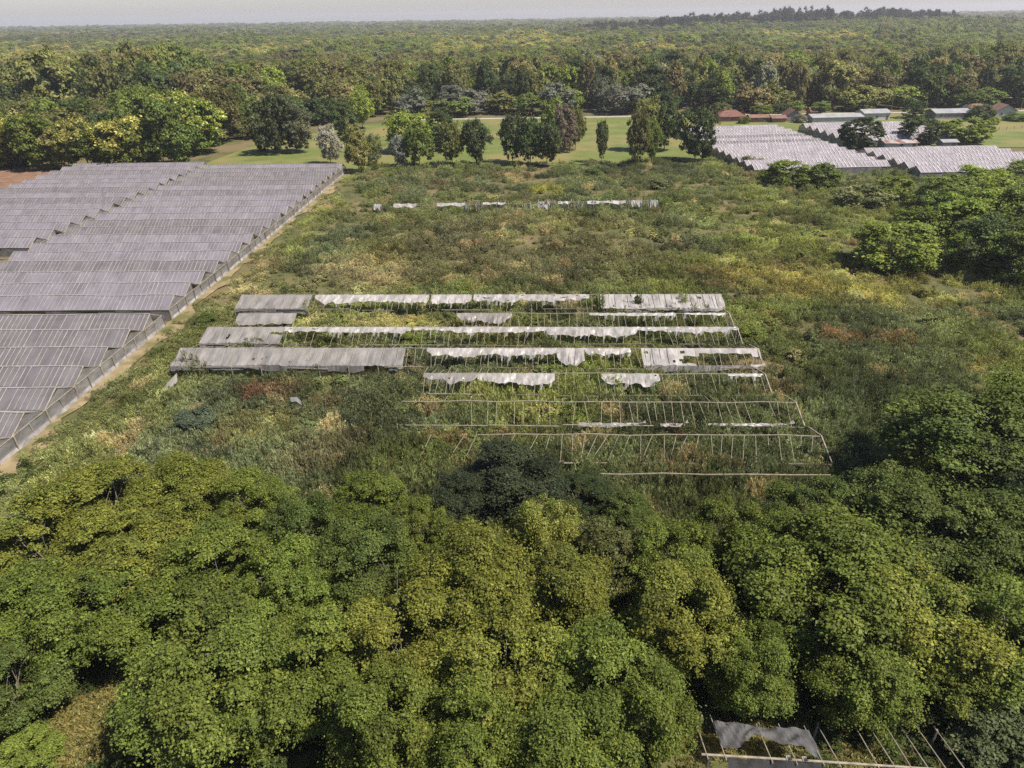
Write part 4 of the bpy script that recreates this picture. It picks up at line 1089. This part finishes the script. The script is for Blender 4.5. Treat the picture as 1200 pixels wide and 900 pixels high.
def forest_stuff():
    rng = np.random.default_rng(5)
    sets = [FP[far_i]]
    for (a, b, sp) in ((760, 1500, 14.5), (1500, 3000, 21.0), (3000, 6200, 36.0)):
        sets.append(forest_points(a, b, sp, rng, 0.84))
    P = np.concatenate(sets); n = len(P)
    far = P[:, 1]
    k = np.interp(far, [700, 1500, 3000, 6000], [1.0, 1.15, 1.6, 2.6])
    W = rng.uniform(9, 22, n)*k; Hh = rng.uniform(9, 15.5, n)*np.interp(far, [700, 3000, 6000], [1, 1.05, 1.35])
    # fields far off read as gaps: leave a few clearings
    Hh = np.where(far < 500, Hh*1.5, Hh)
    clear = (vnoise(P[:, 0], P[:, 1]*0.35, 170, 9) > 0.86) & (P[:, 1] > 700)
    tall = vnoise(P[:, 0], P[:, 1]*0.5, 120, 12) > 0.7
    Hh = np.where(tall, Hh*1.3, Hh)
    t, kk = forest_tint(P[:, 0], P[:, 1], rng)
    yb = (vnoise(P[:, 0], P[:, 1]*0.4, 130, 21) > 0.62) & (P[:, 1] > 680) & (P[:, 1] < 1500) & (rng.random(n) < 0.45)
    t[yb] = np.array([0.33, 0.3, 0.09])*rng.uniform(0.8, 1.1, (yb.sum(), 1))
    Z = rise(P[:, 0], P[:, 1])-0.3
    # a line of old tall eucalypts on the rise to the right
    m = 300
    xx = rng.uniform(150, 1500, m); yy = 1720+rng.normal(scale=40, size=m)+0.05*xx
    dens = 0.35+0.65*vnoise(xx, yy*0, 70, 3)
    hh = 14+25*dens*rng.uniform(0.7, 1.0, m)*np.interp(xx, [150, 400, 700, 950, 1040, 1500], [0.3, 0.65, 0.95, 1.0, 0.3, 0.25])
    P = np.concatenate([P, np.stack([xx, yy], 1)]); Z = np.concatenate([Z, rise(xx, yy)-0.3])
    W = np.concatenate([W, rng.uniform(12, 20, m)]); Hh = np.concatenate([Hh, hh]); t = np.concatenate([t, np.tile(np.array([0.045, 0.05, 0.03]), (m, 1))])
    keep = np.concatenate([~clear, np.ones(m, bool)])
    P, Z, W, Hh, t = P[keep], Z[keep], W[keep], Hh[keep], t[keep]; n = len(P)
    pr = [p[3] for p in PROTO['forest']]+[PROTO['gum'][0][3], PROTO['gum'][1][3]]
    scatter('forest', pr, np.concatenate([P, Z[:, None]], 1), np.stack([W, W, Hh], 1), rng.uniform(0, 6.28, n), rng.integers(0, len(pr), n), t, 'far woodland of mixed green trees reaching the horizon')
    print('FOREST', n)
forest_stuff()

# ------------------------------------------------------------------ weeds and grass of the abandoned field
def weed_proto(seed, n, h, spread, w, l, lean=0.25, plume=False):
    rng = np.random.default_rng(seed)
    ns = max(4, n//(26 if plume else 14)); base = rng.normal(scale=spread*0.5, size=(ns, 2)); dr = rng.normal(scale=lean, size=(ns, 2)); hh = rng.uniform(0.5, 1.0, ns)*h
    si = rng.integers(0, ns, n); t = rng.random(n)**0.75
    rad = (0.19*(1-t)+0.035)*1.0 if plume else np.full(n, spread*0.12)
    P = np.stack([base[si, 0]+dr[si, 0]*t*hh[si], base[si, 1]+dr[si, 1]*t*hh[si], t*hh[si]], 1)+rng.normal(size=(n, 3))*rad[:, None]*np.array([1, 1, 0.4])
    k = 0.55 if plume else 0.8
    D = np.stack([rng.normal(size=n)*k, rng.normal(size=n)*k, np.full(n, 0.8)], 1); D /= np.linalg.norm(D, axis=1, keepdims=True)
    S = np.cross(D, rng.normal(size=(n, 3))); S /= np.linalg.norm(S, axis=1, keepdims=True)
    ln = l*rng.uniform(0.6, 1.4, (n, 1)); wd = w*rng.uniform(0.6, 1.4, (n, 1))
    V = np.stack([P-D*ln*0.3-S*wd*0.1, P+S*wd*0.5+D*ln*0.1, P+D*ln*0.7, P-S*wd*0.5+D*ln*0.1], 1).reshape(-1, 3)
    st = 1+rng.normal(scale=0.14, size=ns)
    tn = np.clip((1+rng.normal(scale=0.2, size=n))*st[si], 0.45, 1.8); hu = rng.normal(scale=0.1, size=n)
    return V, np.stack([tn*(1+hu), tn, tn*(1-hu*0.5)], 1)
def bush_proto(seed, n, leaf):
    V, t, _ = crown_data(seed, n, leaf, z0=-0.3, lobes=16, lobe_r=(0.15, 0.28))
    return V, t

PATCH = []   # (x, y, radius across, radius deep, colour, strength, height factor)
def patch(u, v, ru, rv, col, s=0.9, hf=1.0):
    x, y = G(u, v, 1.0); x2, _ = G(u+ru, v, 1.0); _, y2 = G(u, v-rv, 1.0)
    PATCH.append((x, y, abs(x2-x), abs(y2-y), np.array(col), s, hf))
GREY = (0.115, 0.135, 0.072); YEL = (0.235, 0.21, 0.068); LYG = (0.26, 0.26, 0.06); RED = (0.2, 0.115, 0.065); BRN = (0.175, 0.145, 0.082); TAN = (0.34, 0.275, 0.15); GRN = (0.12, 0.15, 0.042); YG = (0.18, 0.195, 0.06)
for a in [
 (620, 285, 210, 40, BRN, .6, 1.05), (640, 212, 220, 16, GREY, .7), (640, 221, 28, 7, LYG, 1.0), (520, 215, 14, 5, RED, .7), (600, 205, 25, 4, RED, .6), (720, 205, 25, 4, RED, .4),
 (900, 260, 95, 55, YG, .75, .8), (1010, 330, 160, 26, YEL, .9, .75), (900, 320, 70, 26, YEL, .7, .8), (1150, 335, 90, 22, YG, .7), (1000, 440, 190, 70, GREY, .8, 1.15), (1050, 397, 36, 9, RED, .85), (985, 392, 22, 10, RED, .8), (830, 320, 40, 12, RED, .4),
 (910, 400, 40, 50, YG, .6), (1180, 420, 60, 60, YG, .6), (460, 374, 60, 12, YEL, .95, .7), (560, 380, 40, 12, YEL, .6), (440, 372, 40, 8, TAN, .6), (600, 400, 50, 10, YEL, .35), (430, 388, 70, 6, YG, .6),
 (315, 458, 36, 12, RED, .9), (375, 468, 22, 10, RED, .7), (520, 515, 30, 9, RED, .75), (590, 512, 24, 8, RED, .6), (300, 500, 60, 24, YEL, .5), (220, 430, 70, 40, YG, .6, .8), (340, 270, 50, 60, YG, .55, .8), (300, 320, 30, 30, TAN, .7, .6), (380, 230, 40, 30, YG, .6),
 (420, 320, 80, 22, TAN, .55, .8), (540, 325, 60, 8, TAN, .5), (560, 335, 60, 8, GRN, .7, 1.1), (700, 335, 70, 7, GRN, .6), (130, 500, 80, 40, YG, .6, .7), (70, 560, 80, 30, YG, .7, .7), (500, 470, 100, 20, YG, .5), (470, 450, 60, 8, YG, .7), (620, 470, 120, 30, YG, .5),
 (520, 540, 110, 30, GRN, .6), (380, 530, 60, 30, BRN, .5), (440, 455, 60, 30, GREY, .6), (560, 490, 60, 12, GREY, .6), (780, 540, 180, 40, GREY, .55, 1.15), (800, 545, 60, 16, BRN, .5), (450, 300, 30, 14, YEL, .5), (90, 880, 60, 40, LYG, .8, .5), (1010, 240, 60, 30, YG, .7, .7), (960, 290, 50, 20, YG, .7)]:
    patch(*a)
def field_tint(x, y, rng):
    n = len(x)
    a, b, c = vnoise(x, y, 5, 31), vnoise(x, y, 14, 32), vnoise(x, y, 2.2, 33)
    base = np.array([0.13, 0.148, 0.062])[None]*np.ones((n, 1))
    def mixin(t, col, w): return t*(1-w[:, None])+np.array(col)[None]*w[:, None]
    t = mixin(base, GRN, np.clip((a-0.55)*3, 0, 0.8)); t = mixin(t, GREY, np.clip((0.45-b)*3, 0, 0.8)); t = mixin(t, YG, np.clip((b-0.62)*3, 0, 0.7))
    hf = np.ones(n)
    for (px, py, rx, ry, col, s, h) in PATCH:
        r2 = ((x-px)/rx)**2+((y-py)/ry)**2
        w = np.clip(1.25-r2, 0, 1)*s*(0.25+1.1*c*(0.5+a)).clip(0, 1)
        t = mixin(t, col, w); hf = hf*(1-w)+h*w
    t = mixin(t, RED, ((c > 0.88) & (a > 0.65))*0.4); t = mixin(t, TAN, ((vnoise(x, y, 3, 40) > 0.85))*0.6)
    t = t*(0.62+0.75*vnoise(x, y, 9, 77))[:, None]*(0.75+0.5*vnoise(x, y, 3, 78))[:, None]
    return t*(1+rng.normal(scale=0.1, size=(n, 1))), hf

def in_film(x, y):
    """keeps weeds from growing through roofs that are still whole"""
    k = np.zeros(len(x), bool)
    for Y_, a, b in ((YS[0], 279, 364), (YS[0], 702, 843), (YS[2], 238, 332), (YS[3], 205, 475), (YS[3], 752, 886)):
        k |= (x > U(a, Y_)-0.3) & (x < U(b, Y_)+0.3) & (y > Y_-HALF+0.3) & (y < Y_+0.3)
    return k

def field_points(n, rng, y0=50, y1=246):
    # denser near the camera, constant on the picture roughly
    y = np.exp(rng.uniform(math.log(y0), math.log(y1), n)); 
    x = rng.uniform(-1, 1, n)*(0.92*y+14)
    wl = -59.3+(y-65)*0.0281
    rlim = np.where(y > 205, np.where(y > 222, 76, 300), 400)
    ok = (x > wl+0.7+2.6*vnoise(x*0, y, 5, 3)**1.5) & (x < rlim)
    return x[ok], y[ok]

rng = np.random.default_rng(21)
wp = [weed_proto(s, 340, 1.0, 0.5, 0.058, 0.15, 0.1, True) for s in (1, 2, 3, 4)]
cx0, cy0 = field_points(15500, rng)                     # weeds grow in tussocks: several plumes round one root stock
big = vnoise(cx0, cy0, 7, 92)*0.6+vnoise(cx0, cy0, 18, 93)*0.4
keep = rng.random(len(cx0)) < np.clip((big-0.18)*3.2, 0.3, 1); cx0, cy0, big = cx0[keep], cy0[keep], big[keep]
ch = rng.uniform(0.55, 1.25, len(cx0))*(0.5+0.95*big); ct = 1+rng.normal(scale=0.19, size=len(cx0)); ctn, chf = field_tint(cx0, cy0, rng)
m = 6
x = np.repeat(cx0, m)+rng.normal(scale=0.46, size=len(cx0)*m)*np.repeat(0.7+0.006*cy0, m); y = np.repeat(cy0, m)+rng.normal(scale=0.46, size=len(cx0)*m)*np.repeat(0.7+0.006*cy0, m)
tn = np.repeat(ctn*ct[:, None], m, 0)*(1+rng.normal(scale=0.08, size=(len(x), 1)))
wallx = -59.3+(y-65)*0.0281
path_d = np.clip((x-wallx-2.2)/7, 0.1, 1)
ok = (~in_film(x, y) | (np.repeat(rng.random(len(cx0)) < 0.13, m))) & (rng.random(len(x)) < 0.25+0.75*path_d) & (x > wallx+0.8)
ruin = np.clip(1-((x+5)/46)**4, 0, 1)*np.clip(1-((y-68)/17)**4, 0, 1)
inside = in_film(x, y)
hgt = np.where(inside, 1.9, 1.0)*np.repeat(ch*chf, m)*rng.uniform(0.65, 1.2, len(x))*(0.35+0.65*path_d)*(1+0.3*ruin)*1.12
wd = rng.uniform(0.8, 1.3, len(x))*(1+0.004*y)
P = np.stack([x, y, np.full(len(x), -0.05)], 1)[ok]
scatter('weeds', wp, P, np.stack([wd, wd, hgt*1.55], 1)[ok], rng.uniform(0, 6.28, ok.sum()), rng.integers(0, 4, ok.sum()), np.clip(tn*np.array([[1.36, 1.3, 1.36]]), .01, .5)[ok], 'tall grey-green, yellow and rusty weeds covering the abandoned field')
print('WEEDS', ok.sum())
bp = [bush_proto(s, 900, 0.07) for s in (201, 202, 203)]
x, y = field_points(15000, rng)
cl = vnoise(x, y, 7, 61)*0.6+vnoise(x, y, 2.6, 62)*0.4
ok = (cl > 0.57) & (~in_film(x, y) | (rng.random(len(x)) < 0.24))
x, y = x[ok], y[ok]
tn, hf = field_tint(x, y, rng)
hgt = rng.uniform(0.7, 1.6, len(x))*hf*(0.7+0.6*vnoise(x, y, 12, 63)); wd = rng.uniform(0.9, 2.1, len(x))
pd = np.clip((x+59.3-(y-65)*0.0281-2.0)/9, 0.3, 1)
scatter('undergrowth', bp, np.stack([x, y, np.zeros(len(x))], 1), np.stack([wd*pd, wd*pd, hgt*pd], 1), rng.uniform(0, 6.28, len(x)), rng.integers(0, 3, len(x)), np.clip(tn*np.array([[1.08, 1.1, 0.98]]), .01, .5), 'low leafy brambles and herbs between the weeds')
gp_ = [weed_proto(s, 70, 0.42, 0.5, 0.05, 0.26, 0.5) for s in (11, 12)]
x, y = field_points(17000, rng)
tg = np.array([[0.19, 0.19, 0.07]])*(0.75+0.5*vnoise(x, y, 6, 71))[:, None]*(1+rng.normal(scale=0.12, size=(len(x), 1)))
wg = rng.uniform(0.9, 1.6, len(x))
scatter('grass', gp_, np.stack([x, y, np.full(len(x), -0.03)], 1), np.stack([wg, wg, wg], 1), rng.uniform(0, 6.28, len(x)), rng.integers(0, 2, len(x)), np.clip(tg, .01, .5), 'dry yellow-green grass between the weeds')
# woodland floor: dark leaf litter, with low scrub
nsc = 4200
y = rng.uniform(18, 66, nsc); x = rng.uniform(-1, 1, nsc)*(0.95*y+12)
cx, cy = G(95, 862); ex = np.hypot((x-cx)/3.0, (y-cy)/3.6) > 1
ex &= ~((x > 10) & (x < 20.5) & (y > 22) & (y < 33)) & (x > -59.3+2+0*y)
x, y = x[ex], y[ex]
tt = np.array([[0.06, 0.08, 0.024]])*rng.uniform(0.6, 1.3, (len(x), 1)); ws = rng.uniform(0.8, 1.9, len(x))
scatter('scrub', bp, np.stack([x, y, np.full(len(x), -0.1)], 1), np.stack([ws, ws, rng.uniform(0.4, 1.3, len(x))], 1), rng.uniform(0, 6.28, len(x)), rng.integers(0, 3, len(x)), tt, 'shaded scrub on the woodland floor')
n2 = 2100
x = np.concatenate([rng.normal(cx, 2.6, 900), rng.uniform(9, 34, 1200)]); y = np.concatenate([rng.normal(cy, 3.2, 900), rng.uniform(22, 36, 1200)]); w2 = rng.uniform(0.8, 1.5, n2)
scatter('clearing_grass', gp_, np.stack([x, y, np.full(n2, -0.03)], 1), np.stack([w2, w2, w2], 1), rng.uniform(0, 6.28, n2), rng.integers(0, 2, n2), np.array([[0.24, 0.215, 0.075]])*rng.uniform(0.7, 1.25, (n2, 1)), 'sunlit dry grass in the small clearing')

# ------------------------------------------------------------------ air
def haze():
    mb = MB(); mb.box(-11000, -900, -3, 11000, 9500, 112)
    m = bpy.data.materials.new('haze'); m.use_nodes = True; nt = m.node_tree
    for n in list(nt.nodes): nt.nodes.remove(n)
    o = nt.nodes.new("ShaderNodeOutputMaterial"); p = nt.nodes.new("ShaderNodeVolumePrincipled")
    p.inputs["Color"].default_value = (0.86, 0.87, 0.95, 1); p.inputs["Density"].default_value = 0.00011
    p.inputs["Anisotropy"].default_value = 0.2
    nt.links.new(p.outputs[0], o.inputs["Volume"])
    tag(mb.build('haze', m), kind='stuff')
haze()
